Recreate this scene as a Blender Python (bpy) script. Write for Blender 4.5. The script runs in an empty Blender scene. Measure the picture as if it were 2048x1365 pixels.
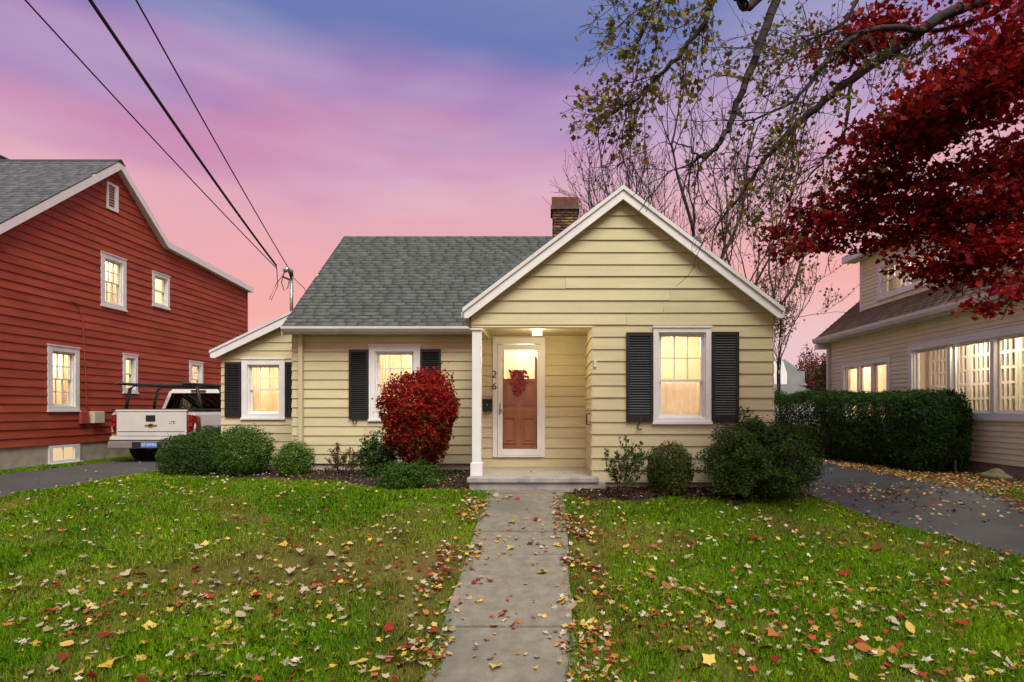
import bpy, bmesh, math, random
import numpy as np
from mathutils import Vector, Matrix
random.seed(7); rng = np.random.default_rng(7)
S = bpy.context.scene; COL = S.collection
R = math.radians
# ---------------------------------------------------------------- camera, sky, sun, exposure
CAMZ, FPX, VX, VY = 1.2, 1150.0, 1100.0, 820.0
cam = bpy.data.cameras.new('camera'); cam_o = bpy.data.objects.new('camera', cam); COL.objects.link(cam_o)
cam.sensor_width = 36; cam.lens = FPX / 2048 * 36; cam.shift_x = -(VX - 1024) / 2048; cam.shift_y = (VY - 682.5) / 2048
cam.clip_start = 0.1; cam.clip_end = 3000
cam_o.location = (0, 0, CAMZ); cam_o.rotation_euler = (R(90), 0, 0); S.camera = cam_o
S.view_settings.view_transform = 'Standard'; S.view_settings.look = 'None'
S.view_settings.exposure = 1.52; S.view_settings.gamma = 1.0; S.view_settings.use_curve_mapping = False
S.render.engine = 'CYCLES'
S.cycles.use_denoising = True; S.cycles.max_bounces = 8; S.cycles.diffuse_bounces = 4; S.cycles.transparent_max_bounces = 16
S.cycles.sample_clamp_indirect = 4.0; S.cycles.caustics_reflective = False; S.cycles.caustics_refractive = False

def lin(c):
    c = c / 255.0
    return c / 12.92 if c <= 0.04045 else ((c + 0.055) / 1.055) ** 2.4
def srgb(r, g, b, k=1.0): return (lin(r) * k, lin(g) * k, lin(b) * k, 1)

W = bpy.data.worlds.new('World'); S.world = W; W.use_nodes = True
nt = W.node_tree; nt.nodes.clear(); N = nt.nodes.new; L = nt.links.new
SKYK = 0.35
tc = N('ShaderNodeTexCoord'); sep = N('ShaderNodeSeparateXYZ'); L(tc.outputs['Generated'], sep.inputs[0])
mp = N('ShaderNodeMapping'); mp.inputs['Scale'].default_value = (1.1, 1.1, 6.0); mp.inputs['Rotation'].default_value = (0, R(-14), 0); mp.inputs['Location'].default_value = (0.9, 0.2, 0.4)
L(tc.outputs['Generated'], mp.inputs[0])
nz = N('ShaderNodeTexNoise'); nz.inputs['Scale'].default_value = 1.3; nz.inputs['Detail'].default_value = 3; nz.inputs['Roughness'].default_value = 0.45
L(mp.outputs[0], nz.inputs['Vector'])
def mth(op, a, b=None, clamp=False):
    m = N('ShaderNodeMath'); m.operation = op; m.use_clamp = clamp
    for i, v in enumerate((a, b)):
        if v is None: continue
        if isinstance(v, (int, float)): m.inputs[i].default_value = v
        else: L(v, m.inputs[i])
    return m.outputs[0]
off = mth('MULTIPLY', mth('SUBTRACT', nz.outputs['Fac'], 0.48), 0.27)
el = mth('ADD', sep.outputs['Z'], off, True)
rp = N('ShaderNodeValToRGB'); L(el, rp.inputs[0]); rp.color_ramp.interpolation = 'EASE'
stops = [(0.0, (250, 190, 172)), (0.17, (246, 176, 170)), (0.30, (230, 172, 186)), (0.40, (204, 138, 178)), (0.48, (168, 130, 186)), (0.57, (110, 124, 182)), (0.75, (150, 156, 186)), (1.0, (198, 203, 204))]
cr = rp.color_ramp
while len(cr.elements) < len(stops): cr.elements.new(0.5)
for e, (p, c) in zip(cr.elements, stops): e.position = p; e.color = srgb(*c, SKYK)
# pale thin cloud veil
mp2 = N('ShaderNodeMapping'); mp2.inputs['Scale'].default_value = (1.0, 1.0, 4.2); mp2.inputs['Rotation'].default_value = (0, R(-20), R(30)); mp2.inputs['Location'].default_value = (0.35, 0.1, 0.15)
L(tc.outputs['Generated'], mp2.inputs[0])
nz2 = N('ShaderNodeTexNoise'); nz2.inputs['Scale'].default_value = 1.1; nz2.inputs['Detail'].default_value = 4; nz2.inputs['Roughness'].default_value = 0.5
L(mp2.outputs[0], nz2.inputs['Vector'])
veil = N('ShaderNodeMapRange'); veil.inputs['From Min'].default_value = 0.43; veil.inputs['From Max'].default_value = 0.66; veil.inputs['To Max'].default_value = 0.6
L(nz2.outputs['Fac'], veil.inputs['Value'])
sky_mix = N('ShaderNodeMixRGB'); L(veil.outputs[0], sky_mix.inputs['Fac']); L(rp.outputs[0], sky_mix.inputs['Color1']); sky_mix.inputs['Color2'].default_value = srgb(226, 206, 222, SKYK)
# Nishita sky node, not linked to the world output
ns = N('ShaderNodeTexSky'); ns.sky_type = 'NISHITA'; ns.sun_disc = False; ns.sun_elevation = R(48); ns.sun_rotation = R(200)
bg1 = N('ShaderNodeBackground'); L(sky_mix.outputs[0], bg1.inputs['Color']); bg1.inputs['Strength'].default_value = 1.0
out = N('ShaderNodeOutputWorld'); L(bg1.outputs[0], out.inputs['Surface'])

sun = bpy.data.lights.new('sun', 'SUN'); sun.energy = 1.5; sun.angle = R(38); sun.color = (1.0, 0.965, 0.82)
sun_o = bpy.data.objects.new('sun', sun); COL.objects.link(sun_o)
sun_o.rotation_euler = Vector((-0.25, 0.70, -0.95)).to_track_quat('-Z', 'Y').to_euler()

# ---------------------------------------------------------------- helpers
def at(px, py, Y): return Vector(((px - VX) * Y / FPX, Y, CAMZ + (VY - py) * Y / FPX))
def XX(px, Y): return (px - VX) * Y / FPX
def ZZ(py, Y): return CAMZ + (VY - py) * Y / FPX
def smooth01(t): t = np.clip(t, 0, 1); return t * t * (3 - 2 * t)
def G(x, y):
    x = np.asarray(x, float); y = np.asarray(y, float)
    z = np.where(y > 8.0, 0.02, np.where(y > 3.0, 0.02 - 0.17 * (8.0 - y), -0.83 - 0.17 * (3.0 - y) * 0.5))
    z = np.where(y < 1.5, -0.9575, z)
    return z - 0.10 * smooth01((-7.3 - x) / 1.0)
def vnoise(x, y, s, seed=0):
    x = np.asarray(x) / s; y = np.asarray(y) / s
    xi = np.floor(x).astype(int); yi = np.floor(y).astype(int); fx = smooth01(x - xi); fy = smooth01(y - yi)
    def h(a, b): 
        n = np.sin(a * 127.1 + b * 311.7 + seed * 74.7) * 43758.5453
        return n - np.floor(n)
    return (h(xi, yi) * (1 - fx) + h(xi + 1, yi) * fx) * (1 - fy) + (h(xi, yi + 1) * (1 - fx) + h(xi + 1, yi + 1) * fx) * fy

MATS = {}
def mat(name, col, rough=0.6, var=0.12, scale=6, bump=0.0, bscale=60, metal=0.0, spec=0.5, attr=False, transl=0.0, stretch=None, dark=None, darkscale=2.0, coat=0.0, objrand=0.0):
    if name in MATS: return MATS[name]
    m = bpy.data.materials.new(name); m.use_nodes = True; t = m.node_tree; t.nodes.clear(); n = t.nodes.new; l = t.links.new
    o = n('ShaderNodeOutputMaterial'); b = n('ShaderNodeBsdfPrincipled')
    b.inputs['Roughness'].default_value = rough; b.inputs['Metallic'].default_value = metal
    b.inputs['Specular IOR Level'].default_value = spec; b.inputs['Coat Weight'].default_value = coat
    tcn = n('ShaderNodeTexCoord'); vec = tcn.outputs['Object']
    if stretch:
        mpn = n('ShaderNodeMapping'); mpn.inputs['Scale'].default_value = stretch; l(vec, mpn.inputs[0]); vec = mpn.outputs[0]
    nn = n('ShaderNodeTexNoise'); nn.inputs['Scale'].default_value = scale; nn.inputs['Detail'].default_value = 6; nn.inputs['Roughness'].default_value = 0.6; l(vec, nn.inputs['Vector'])
    mr = n('ShaderNodeMapRange'); mr.inputs['From Min'].default_value = 0.3; mr.inputs['From Max'].default_value = 0.7; mr.inputs['To Min'].default_value = 1 - var; mr.inputs['To Max'].default_value = 1 + var; l(nn.outputs['Fac'], mr.inputs['Value'])
    if attr:
        a = n('ShaderNodeAttribute'); a.attribute_name = 'Col'; csrc = a.outputs['Color']
    else:
        r = n('ShaderNodeRGB'); r.outputs[0].default_value = (*col[:3], 1); csrc = r.outputs[0]
    vm = n('ShaderNodeVectorMath'); vm.operation = 'SCALE'; l(csrc, vm.inputs[0]); l(mr.outputs[0], vm.inputs['Scale'])
    csrc = vm.outputs[0]
    if objrand:
        oi = n('ShaderNodeObjectInfo'); mo_ = n('ShaderNodeMapRange'); mo_.inputs['To Min'].default_value = 1 - objrand; mo_.inputs['To Max'].default_value = 1 + objrand; l(oi.outputs['Random'], mo_.inputs['Value']); v2 = n('ShaderNodeVectorMath'); v2.operation = 'SCALE'; l(csrc, v2.inputs[0]); l(mo_.outputs[0], v2.inputs['Scale']); csrc = v2.outputs[0]
    if dark:
        n2 = n('ShaderNodeTexNoise'); n2.inputs['Scale'].default_value = darkscale; n2.inputs['Detail'].default_value = 5; l(vec, n2.inputs['Vector'])
        m2 = n('ShaderNodeMapRange'); m2.inputs['From Min'].default_value = 0.5; m2.inputs['From Max'].default_value = 0.72; m2.inputs['To Max'].default_value = 0.8; l(n2.outputs['Fac'], m2.inputs['Value'])
        mx = n('ShaderNodeMixRGB'); l(m2.outputs[0], mx.inputs['Fac']); l(csrc, mx.inputs['Color1']); mx.inputs['Color2'].default_value = (*dark[:3], 1); csrc = mx.outputs[0]
    l(csrc, b.inputs['Base Color'])
    if bump > 0:
        nb = n('ShaderNodeTexNoise'); nb.inputs['Scale'].default_value = bscale; nb.inputs['Detail'].default_value = 4; l(vec, nb.inputs['Vector'])
        bn = n('ShaderNodeBump'); bn.inputs['Strength'].default_value = bump; bn.inputs['Distance'].default_value = 0.01; l(nb.outputs['Fac'], bn.inputs['Height']); l(bn.outputs[0], b.inputs['Normal'])
    if transl > 0:
        tr = n('ShaderNodeBsdfTranslucent'); l(csrc, tr.inputs['Color']); ms = n('ShaderNodeMixShader'); ms.inputs[0].default_value = transl
        l(b.outputs[0], ms.inputs[1]); l(tr.outputs[0], ms.inputs[2]); l(ms.outputs[0], o.inputs[0])
    else: l(b.outputs[0], o.inputs[0])
    MATS[name] = m; return m
def glass_mat(name, refl=0.08, tint=(1, 1, 1), rough=0.0):
    m = bpy.data.materials.new(name); m.use_nodes = True; t = m.node_tree; t.nodes.clear(); n = t.nodes.new; l = t.links.new
    o = n('ShaderNodeOutputMaterial'); tr = n('ShaderNodeBsdfTransparent'); tr.inputs[0].default_value = (*tint, 1); gl = n('ShaderNodeBsdfGlossy'); gl.inputs['Roughness'].default_value = rough
    fr = n('ShaderNodeFresnel'); fr.inputs['IOR'].default_value = 1.45; ad = n('ShaderNodeMath'); ad.operation = 'ADD'; ad.inputs[1].default_value = refl; ad.use_clamp = True
    gm = n('ShaderNodeNewGeometry'); inv = n('ShaderNodeMath'); inv.operation = 'SUBTRACT'; inv.inputs[0].default_value = 1.0; l(gm.outputs['Backfacing'], inv.inputs[1]); ml = n('ShaderNodeMath'); ml.operation = 'MULTIPLY'; l(fr.outputs[0], ad.inputs[0]); l(ad.outputs[0], ml.inputs[0]); l(inv.outputs[0], ml.inputs[1]); ms = n('ShaderNodeMixShader'); l(ml.outputs[0], ms.inputs[0]); l(tr.outputs[0], ms.inputs[1]); l(gl.outputs[0], ms.inputs[2]); l(ms.outputs[0], o.inputs[0])
    MATS[name] = m; return m
def emit_mat(name, col, strength):
    m = bpy.data.materials.new(name); m.use_nodes = True; t = m.node_tree; t.nodes.clear(); n = t.nodes.new; l = t.links.new
    o = n('ShaderNodeOutputMaterial'); e = n('ShaderNodeEmission'); e.inputs[0].default_value = (*col, 1); e.inputs[1].default_value = strength
    l(e.outputs[0], o.inputs[0]); MATS[name] = m; return m

M_yel = mat('yellow_clapboard_paint', (0.56, 0.50, 0.305), 0.6, 0.07, 3, 0.15, 90, spec=0.2, stretch=(0.6, 0.6, 3), objrand=0.045)
M_red = mat('barn_red_paint', (0.33, 0.063, 0.034), 0.65, 0.2, 2.5, 0.2, 60, spec=0.2, stretch=(1, 0.5, 2.5), dark=(0.25, 0.036, 0.02), darkscale=1.1, objrand=0.10)
M_tan = mat('tan_vinyl_siding', (0.74, 0.69, 0.49), 0.6, 0.05, 3, 0.1, 80, spec=0.2, objrand=0.04)
M_white = mat('white_trim_paint', (0.74, 0.74, 0.73), 0.45, 0.06, 4, 0.06, 60)
M_whited = mat('weathered_white_trim', (0.66, 0.66, 0.64), 0.5, 0.12, 3, 0.1, 50)
M_black = mat('black_shutter_paint', (0.010, 0.010, 0.011), 0.45, 0.2, 5)
M_iron = mat('black_iron', (0.012, 0.012, 0.012), 0.5, 0.1, 20)
M_found = mat('foundation_concrete', (0.40, 0.36, 0.29), 0.9, 0.2, 3, 0.4, 40, dark=(0.22, 0.20, 0.16))
M_conc = mat('walk_concrete', (0.215, 0.19, 0.15), 0.85, 0.22, 9, 0.9, 80, spec=0.2, dark=(0.13, 0.12, 0.105), darkscale=0.9)
M_step = mat('step_stone', (0.33, 0.33, 0.31), 0.85, 0.25, 5, 0.5, 60, dark=(0.16, 0.17, 0.16), darkscale=4)
M_floor = mat('porch_floor_paint', (0.36, 0.315, 0.26), 0.6, 0.1, 4, 0.15, 60)
M_shing = mat('slate_grey_shingle', (0.1, 0.1, 0.1), 0.85, 0.28, 14, 0.6, 160, attr=True)
M_deck = mat('roof_deck', (0.035, 0.038, 0.04), 0.9, 0.2, 8)
M_asph = mat('asphalt', (0.062, 0.06, 0.058), 0.7, 0.25, 3, 0.5, 140, dark=(0.04, 0.04, 0.042), darkscale=0.8)
M_wet = mat('damp_asphalt', (0.036, 0.037, 0.040), 0.55, 0.35, 2.5, 0.35, 90, dark=(0.03, 0.03, 0.032), darkscale=0.9)
M_soil = mat('lawn_soil', (0.085, 0.085, 0.02), 0.95, 0.5, 3, 0.6, 60, spec=0.03, dark=(0.17, 0.095, 0.04), darkscale=0.9)
M_mulch = mat('dark_mulch', (0.024, 0.015, 0.010), 0.95, 0.6, 18, 1.0, 50)
M_brick = mat('chimney_brick', (0.1, 0.1, 0.1), 0.9, 0.35, 12, 0.6, 60, attr=True)
M_mortar = mat('mortar', (0.10, 0.085, 0.07), 0.95, 0.3, 12, 0.5, 60)
M_leaf = mat('leaf', (0.1, 0.1, 0.1), 0.5, 0.12, 8, attr=True, transl=0.4, spec=0.1)
M_leafg = mat('glossy_leaf', (0.1, 0.1, 0.1), 0.55, 0.12, 8, attr=True, transl=0.25, spec=0.08)
M_dry = mat('fallen_leaf_skin', (0.1, 0.1, 0.1), 0.75, 0.25, 40, attr=True, transl=0.1, spec=0.2)
M_grass = mat('grass_blade', (0.1, 0.1, 0.1), 0.55, 0.1, 3, attr=True, transl=0.45, spec=0.04)
M_bark = mat('bark', (0.055, 0.043, 0.034), 0.9, 0.35, 12, 0.7, 40)
M_barkd = mat('dark_bark', (0.030, 0.024, 0.022), 0.9, 0.35, 12, 0.7, 40)
M_glass = glass_mat('window_glass', 0.085)
M_room = mat('warm_room_plaster', (0.74, 0.62, 0.44), 0.9, 0.08, 1.5)
M_furn = mat('room_furniture', (0.36, 0.25, 0.15), 0.7, 0.2, 3)
M_curt = mat('cream_curtain', (0.80, 0.70, 0.52), 0.9, 0.06, 10, transl=0.45)
M_metal = mat('galvanised_metal', (0.42, 0.41, 0.40), 0.4, 0.2, 15, metal=0.8)
M_wire = mat('cable_rubber', (0.012, 0.012, 0.014), 0.6, 0.1, 20)
M_gutter = mat('gutter_enamel', (0.66, 0.66, 0.66), 0.4, 0.08, 3)
M_ceil = mat('porch_ceiling_paint', (0.50, 0.43, 0.26), 0.6, 0.05, 4)
M_down = mat('cream_downspout', (0.55, 0.48, 0.31), 0.45, 0.05, 4)

def link(o, parent=None):
    COL.objects.link(o)
    if parent is not None:
        o.parent = parent
        if parent.type == 'EMPTY': o.matrix_parent_inverse = Matrix.Translation(-parent.location)
    return o
def tag(o, label=None, cat=None, group=None, kind=None):
    if label: o['label'] = label
    if cat: o['category'] = cat
    if group: o['group'] = group
    if kind: o['kind'] = kind
    return o
def empty(name, loc, label, cat, group=None):
    o = bpy.data.objects.new(name, None); o.location = loc; o.empty_display_size = 0.2; COL.objects.link(o)
    return tag(o, label, cat, group)
class MB:
    def __init__(s): s.v = []; s.f = []; s.sm = []
    def add(s, vs, fs, sm=False):
        k = len(s.v); s.v += [tuple(v) for v in vs]; s.f += [tuple(i + k for i in f) for f in fs]; s.sm += [sm] * len(fs); return s
    def hexa(s, c): return s.add(c, [(0, 3, 2, 1), (4, 5, 6, 7), (0, 1, 5, 4), (1, 2, 6, 5), (2, 3, 7, 6), (3, 0, 4, 7)])
    def box(s, x0, x1, y0, y1, z0, z1): return s.hexa([(x0, y0, z0), (x1, y0, z0), (x1, y1, z0), (x0, y1, z0), (x0, y0, z1), (x1, y0, z1), (x1, y1, z1), (x0, y1, z1)])
    def prism(s, pts, d):   # polygon pts (3D) extruded by vector d
        n = len(pts); d = Vector(d); a = [Vector(p) for p in pts]
        return s.add(a + [p + d for p in a], [tuple(range(n))[::-1], tuple(range(n, 2 * n))] + [(i, (i + 1) % n, (i + 1) % n + n, i + n) for i in range(n)])
    def tube(s, pts, rad, seg=8, cap=True):
        pts = [Vector(p) for p in pts]; n = len(pts); vs = []
        if not hasattr(rad, '__len__'): rad = [rad] * n
        for i, p in enumerate(pts):
            d = (pts[min(i + 1, n - 1)] - pts[max(i - 1, 0)]).normalized()
            r = Vector((0, 0, 1)) if abs(d.z) < 0.9 else Vector((1, 0, 0)); a = d.cross(r).normalized(); b = d.cross(a)
            vs += [p + (a * math.cos(2 * math.pi * k / seg) + b * math.sin(2 * math.pi * k / seg)) * rad[i] for k in range(seg)]
        fs = [(i * seg + k, i * seg + (k + 1) % seg, (i + 1) * seg + (k + 1) % seg, (i + 1) * seg + k) for i in range(n - 1) for k in range(seg)]
        if cap: fs += [tuple(range(seg))[::-1], tuple(range((n - 1) * seg, n * seg))]
        return s.add(vs, fs, True)
    def build(s, name, m, parent=None, bevel=0.0):
        me = bpy.data.meshes.new(name); bm = bmesh.new(); vs = [bm.verts.new(v) for v in s.v]
        for f, sm in zip(s.f, s.sm):
            try: q = bm.faces.new([vs[i] for i in f]); q.smooth = sm
            except ValueError: pass
        bmesh.ops.recalc_face_normals(bm, faces=bm.faces)
        if bevel > 0: bmesh.ops.bevel(bm, geom=list(bm.edges), offset=bevel, segments=2, affect='EDGES', profile=0.5, clamp_overlap=True)
        bm.to_mesh(me); bm.free()
        if m: me.materials.append(m)
        return link(bpy.data.objects.new(name, me), parent)
def np_obj(name, V, F, m, parent=None, col=None, smooth=False):
    V = np.asarray(V, np.float32).reshape(-1, 3); F = np.asarray(F, np.int32); k = F.shape[1]; nf = len(F)
    me = bpy.data.meshes.new(name); me.vertices.add(len(V)); me.vertices.foreach_set('co', V.ravel())
    me.loops.add(nf * k); me.loops.foreach_set('vertex_index', F.ravel()); me.polygons.add(nf); me.polygons.foreach_set('loop_start', np.arange(0, nf * k, k, dtype=np.int32))
    if smooth: me.polygons.foreach_set('use_smooth', np.ones(nf, bool))
    me.update(calc_edges=True)
    if col is not None:
        a = me.color_attributes.new('Col', 'FLOAT_COLOR', 'POINT'); c = np.ones((len(V), 4), np.float32); c[:, :3] = col; a.data.foreach_set('color', c.ravel())
    me.materials.append(m)
    return link(bpy.data.objects.new(name, me), parent)
def text_obj(name, txt, size, m, mw, parent=None, depth=0.004):
    c = bpy.data.curves.new(name, 'FONT'); c.body = txt; c.size = size; c.extrude = depth; c.align_x = 'CENTER'; c.align_y = 'CENTER'
    t = bpy.data.objects.new(name + '_tmp', c); COL.objects.link(t); dg = bpy.context.evaluated_depsgraph_get()
    me = bpy.data.meshes.new_from_object(t.evaluated_get(dg)); bpy.data.objects.remove(t); bpy.data.curves.remove(c)
    me.transform(mw); me.materials.clear(); me.materials.append(m); me.name = name
    return link(bpy.data.objects.new(name, me), parent)
class Wall:
    def __init__(s, O, u, n): s.O = Vector(O); s.u = Vector(u); s.n = Vector(n)
    def p(s, a, z, d=0.0): return s.O + s.u * a + Vector((0, 0, z)) + s.n * d
    def box(s, mb, a0, a1, z0, z1, d0, d1):
        return mb.hexa([s.p(a0, z0, d0), s.p(a1, z0, d0), s.p(a1, z0, d1), s.p(a0, z0, d1), s.p(a0, z1, d0), s.p(a1, z1, d0), s.p(a1, z1, d1), s.p(a0, z1, d1)])

def clapboards(parent, w, z0, z1, course, left, right, openings, m, name='clapboard', maxlen=5.0, butt=0.025):
    z = z0; i = 0
    while z < z1 - 0.01:
        zt = min(z + course, z1); pieces = []
        segs = [(left(z), right(z), left(zt), right(zt))]
        for (o0, o1, p0, p1) in openings:
            if p1 <= z + 1e-4 or p0 >= zt - 1e-4: continue
            ns_ = []
            for (a, b, c, d) in segs:
                if o1 <= a or o0 >= b: ns_.append((a, b, c, d)); continue
                if o0 > a: ns_.append((a, o0, c, o0))
                if o1 < b: ns_.append((o1, b, o1, d))
            segs = ns_
            if p1 < zt - 0.012: pieces.append((o0, o1, o0, o1, p1, zt))
            if p0 > z + 0.012: pieces.append((o0, o1, o0, o1, z, p0))
        for (a, b, c, d) in segs:
            if b - a < 0.01: continue
            cuts = [a]
            if b - a > maxlen:
                k = a + random.uniform(0.25, 0.75) * (b - a); cuts.append(k)
            cuts.append(b)
            for q in range(len(cuts) - 1):
                l0, r0 = cuts[q], cuts[q + 1]; g = 0.002
                pieces.append((l0 + (g if q else 0), r0 - g, c if q == 0 else l0 + g, d if q == len(cuts) - 2 else r0 - g, z, zt))
        for (a, b, c, d, za, zb) in pieces:
            if zb - za < 0.004: continue
            t0 = butt + random.uniform(-0.002, 0.003); t1 = 0.006; dz = random.uniform(-0.003, 0.003); dy_ = random.uniform(-0.003, 0.003)
            mb = MB(); zz = zb + 0.004
            if c > d: c = d = (c + d) / 2
            mb.hexa([w.p(a, za + dz, 0.001), w.p(b, za + dz + dy_, 0.001), w.p(b, za + dz + dy_, t0), w.p(a, za + dz, t0), w.p(c, zz, 0.001), w.p(d, zz, 0.001), w.p(d, zz, t1), w.p(c, zz, t1)])
            mb.build(name, m, parent)
        z = zt; i += 1
def wall_sheet(w, a0, a1, z0, z1, openings, m, name, parent, thick=0.12):
    A = sorted({a0, a1} | {min(max(v, a0), a1) for o in openings for v in o[:2]}); Z = sorted({z0, z1} | {min(max(v, z0), z1) for o in openings for v in o[2:]})
    mb = MB()
    for i in range(len(A) - 1):
        for j in range(len(Z) - 1):
            ca, cz = (A[i] + A[i + 1]) / 2, (Z[j] + Z[j + 1]) / 2
            if any(o[0] < ca < o[1] and o[2] < cz < o[3] for o in openings): continue
            w.box(mb, A[i], A[i + 1], Z[j], Z[j + 1], -thick, 0)
    return mb.build(name, m, parent)

def room_box(win, w, a0, a1, z0, z1, depth, power, furn=True, color=(1.0, 0.87, 0.66), ldep=None):
    mb = MB(); d0 = -0.135; d1 = -depth
    P = [w.p(a0, z0, d0), w.p(a1, z0, d0), w.p(a1, z1, d0), w.p(a0, z1, d0), w.p(a0, z0, d1), w.p(a1, z0, d1), w.p(a1, z1, d1), w.p(a0, z1, d1)]
    mb.add(P, [(4, 5, 6, 7), (0, 1, 5, 4), (3, 7, 6, 2), (0, 4, 7, 3), (1, 2, 6, 5)])
    r = mb.build('room', M_room, win)
    if furn:
        f = MB(); am = (a0 + a1) / 2; k = random.uniform(-0.2, 0.2)
        w.box(f, am + k - 0.28, am + k + 0.12, z0 + 0.02, z0 + 0.55 * (z1 - z0), -depth + 0.02, -depth + 0.12)
        f.build('interior_door', M_furn, win)
    cl = MB(); c_ = w.p((a0 + a1) / 2 + 0.1, z1 - 0.02, -(ldep or min(0.75, depth * 0.5))); cl.tube([c_, c_ - Vector((0, 0, .05)), c_ - Vector((0, 0, .11))], [.10, .16, .07], 14); cl.build('ceiling_lamp', MATS.get('lit_shade') or emit_mat('lit_shade', (1, .86, .62), 1.6), win)
    ld = bpy.data.lights.new('room_light', 'POINT'); ld.energy = power; ld.shadow_soft_size = 0.15; ld.color = color
    lo = bpy.data.objects.new('room_light', ld); lo.location = w.p((a0 + a1) / 2 + 0.1, z1 - 0.35, -(ldep or min(0.75, depth * 0.5))); link(lo, win)

def curtain(win, w, a0, a1, z0, z1, d, m=None, waves=7, amp=0.02, n=42, name='curtain'):
    V = []; F = []
    ph = random.uniform(0, 6)
    for i in range(n + 1):
        t = i / n; a = a0 + (a1 - a0) * t; dd = d + amp * math.sin(ph + t * waves * 6.28) + 0.4 * amp * math.sin(2.3 + t * waves * 13.1)
        V += [w.p(a, z0, dd * 1.0), w.p(a, z1, d + 0.3 * (dd - d))]
    F = [(2 * i, 2 * i + 2, 2 * i + 3, 2 * i + 1) for i in range(n)]
    return np_obj(name, [tuple(v) for v in V], F, m or M_curt, win, smooth=True)

def window(house, w, a0, a1, z0, z1, trim=0.09, up=(3, 2), low=(1, 1), split=0.52, drap='side', power=14, depth=1.7, room=None, room_on=True, m=None, furn=True, trimtop=None, units=1, mun=0.018, fixed=False, ldep=None):
    """double-hung window: parent mesh = the white casing; children sash, muntin, pane, sill, curtain, room"""
    m = m or M_white; tt = trimtop or trim
    b0, b1, c0, c1 = a0 + trim, a1 - trim, z0 + trim * 0.8, z1 - tt
    f = MB()
    w.box(f, a0, b0, z0, z1, -0.02, 0.042); w.box(f, b1, a1, z0, z1, -0.02, 0.042)
    w.box(f, b0, b1, c1, z1, -0.02, 0.040); w.box(f, b0, b1, z0, c0, -0.02, 0.040)
    j = 0.022
    w.box(f, b0, b0 + j, c0, c1, -0.134, -0.004); w.box(f, b1 - j, b1, c0, c1, -0.134, -0.004)
    w.box(f, b0 + j, b1 - j, c1 - j, c1, -0.134, -0.004); w.box(f, b0 + j, b1 - j, c0, c0 + j, -0.134, -0.004)
    win = f.build('window', m, house)
    s = MB(); w.box(s, a0 - 0.015, a1 + 0.015, z0 - 0.028, z0 + 0.012, 0.0, 0.062); s.build('sill', m, win)
    s = MB(); w.box(s, a0 - 0.012, a1 + 0.012, z1 - 0.004, z1 + 0.022, 0.0, 0.058); s.build('head_cap', m, win)
    b0 += j; b1 -= j; c0 += j; c1 -= j
    uw = (b1 - b0) / units
    for q in range(units):
        u0 = b0 + uw * q; u1 = u0 + uw
        if units > 1 and q:
            s = MB(); w.box(s, u0 - 0.045, u0 + 0.045, c0, c1, -0.12, 0.02); s.build('mullion', m, win)
        if units > 1: u0 += 0.045 if q else 0; u1 -= 0.045 if q < units - 1 else 0
        zm = c0 + (c1 - c0) * (1 - split)
        parts = [(c0, c1, up, -0.06)] if fixed else [(zm - 0.018, c1, up, -0.045), (c0, zm + 0.018, low, -0.078)]
        for (s0, s1, grid, d) in parts:
            st = 0.035; sb = MB()
            w.box(sb, u0, u0 + st, s0, s1, d - 0.03, d); w.box(sb, u1 - st, u1, s0, s1, d - 0.03, d)
            w.box(sb, u0 + st, u1 - st, s0, s0 + st, d - 0.03, d); w.box(sb, u0 + st, u1 - st, s1 - st, s1, d - 0.03, d)
            sb.build('sash', m, win)
            g0, g1, h0, h1 = u0 + st, u1 - st, s0 + st, s1 - st; nc, nr = grid
            for k in range(1, nc):
                x = g0 + (g1 - g0) * k / nc; mb = MB(); w.box(mb, x - mun / 2, x + mun / 2, h0, h1, d - 0.026, d - 0.004); mb.build('muntin', m, win)
            for k in range(1, nr):
                zc = h0 + (h1 - h0) * k / nr; mb = MB(); w.box(mb, g0, g1, zc - mun / 2, zc + mun / 2, d - 0.025, d - 0.006); mb.build('muntin', m, win)
            for i in range(nc):
                for k in range(nr):
                    x0 = g0 + (g1 - g0) * i / nc; x1 = g0 + (g1 - g0) * (i + 1) / nc; y0 = h0 + (h1 - h0) * k / nr; y1 = h0 + (h1 - h0) * (k + 1) / nr
                    mb = MB(); w.box(mb, x0, x1, y0, y1, d - 0.017, d - 0.013); mb.build('pane', M_glass, win)
    cz = c0 - 0.05
    if drap in ('side', 'both'):
        ww = (b1 - b0) * 0.24
        curtain(win, w, b0 - 0.05, b0 + ww, cz, c1 + 0.05, -0.2, waves=4); curtain(win, w, b1 - ww * 0.7, b1 + 0.05, cz, c1 + 0.05, -0.2, waves=3)
    if drap in ('low', 'both'): curtain(win, w, b0 - 0.04, b1 + 0.04, cz, c0 + (c1 - c0) * (1 - split) - 0.03, -0.18, waves=6, amp=0.014)
    if drap == 'shade':
        curtain(win, w, b0 - 0.04, b1 + 0.04, c0 + (c1 - c0) * 0.45, c1 + 0.05, -0.17, waves=2, amp=0.003); curtain(win, w, b0 - 0.05, b0 + (b1 - b0) * 0.2, cz, c1, -0.2, waves=2)
    if room_on:
        ex = room or (0.35, 0.35, 0.4, 0.35)
        room_box(win, w, b0 - ex[0], b1 + ex[1], c0 - ex[2], c1 + ex[3], depth, power, furn, ldep=ldep)
    return (a0 + 0.02, a1 - 0.02, z0 + 0.02, z1 - 0.02)

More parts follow.
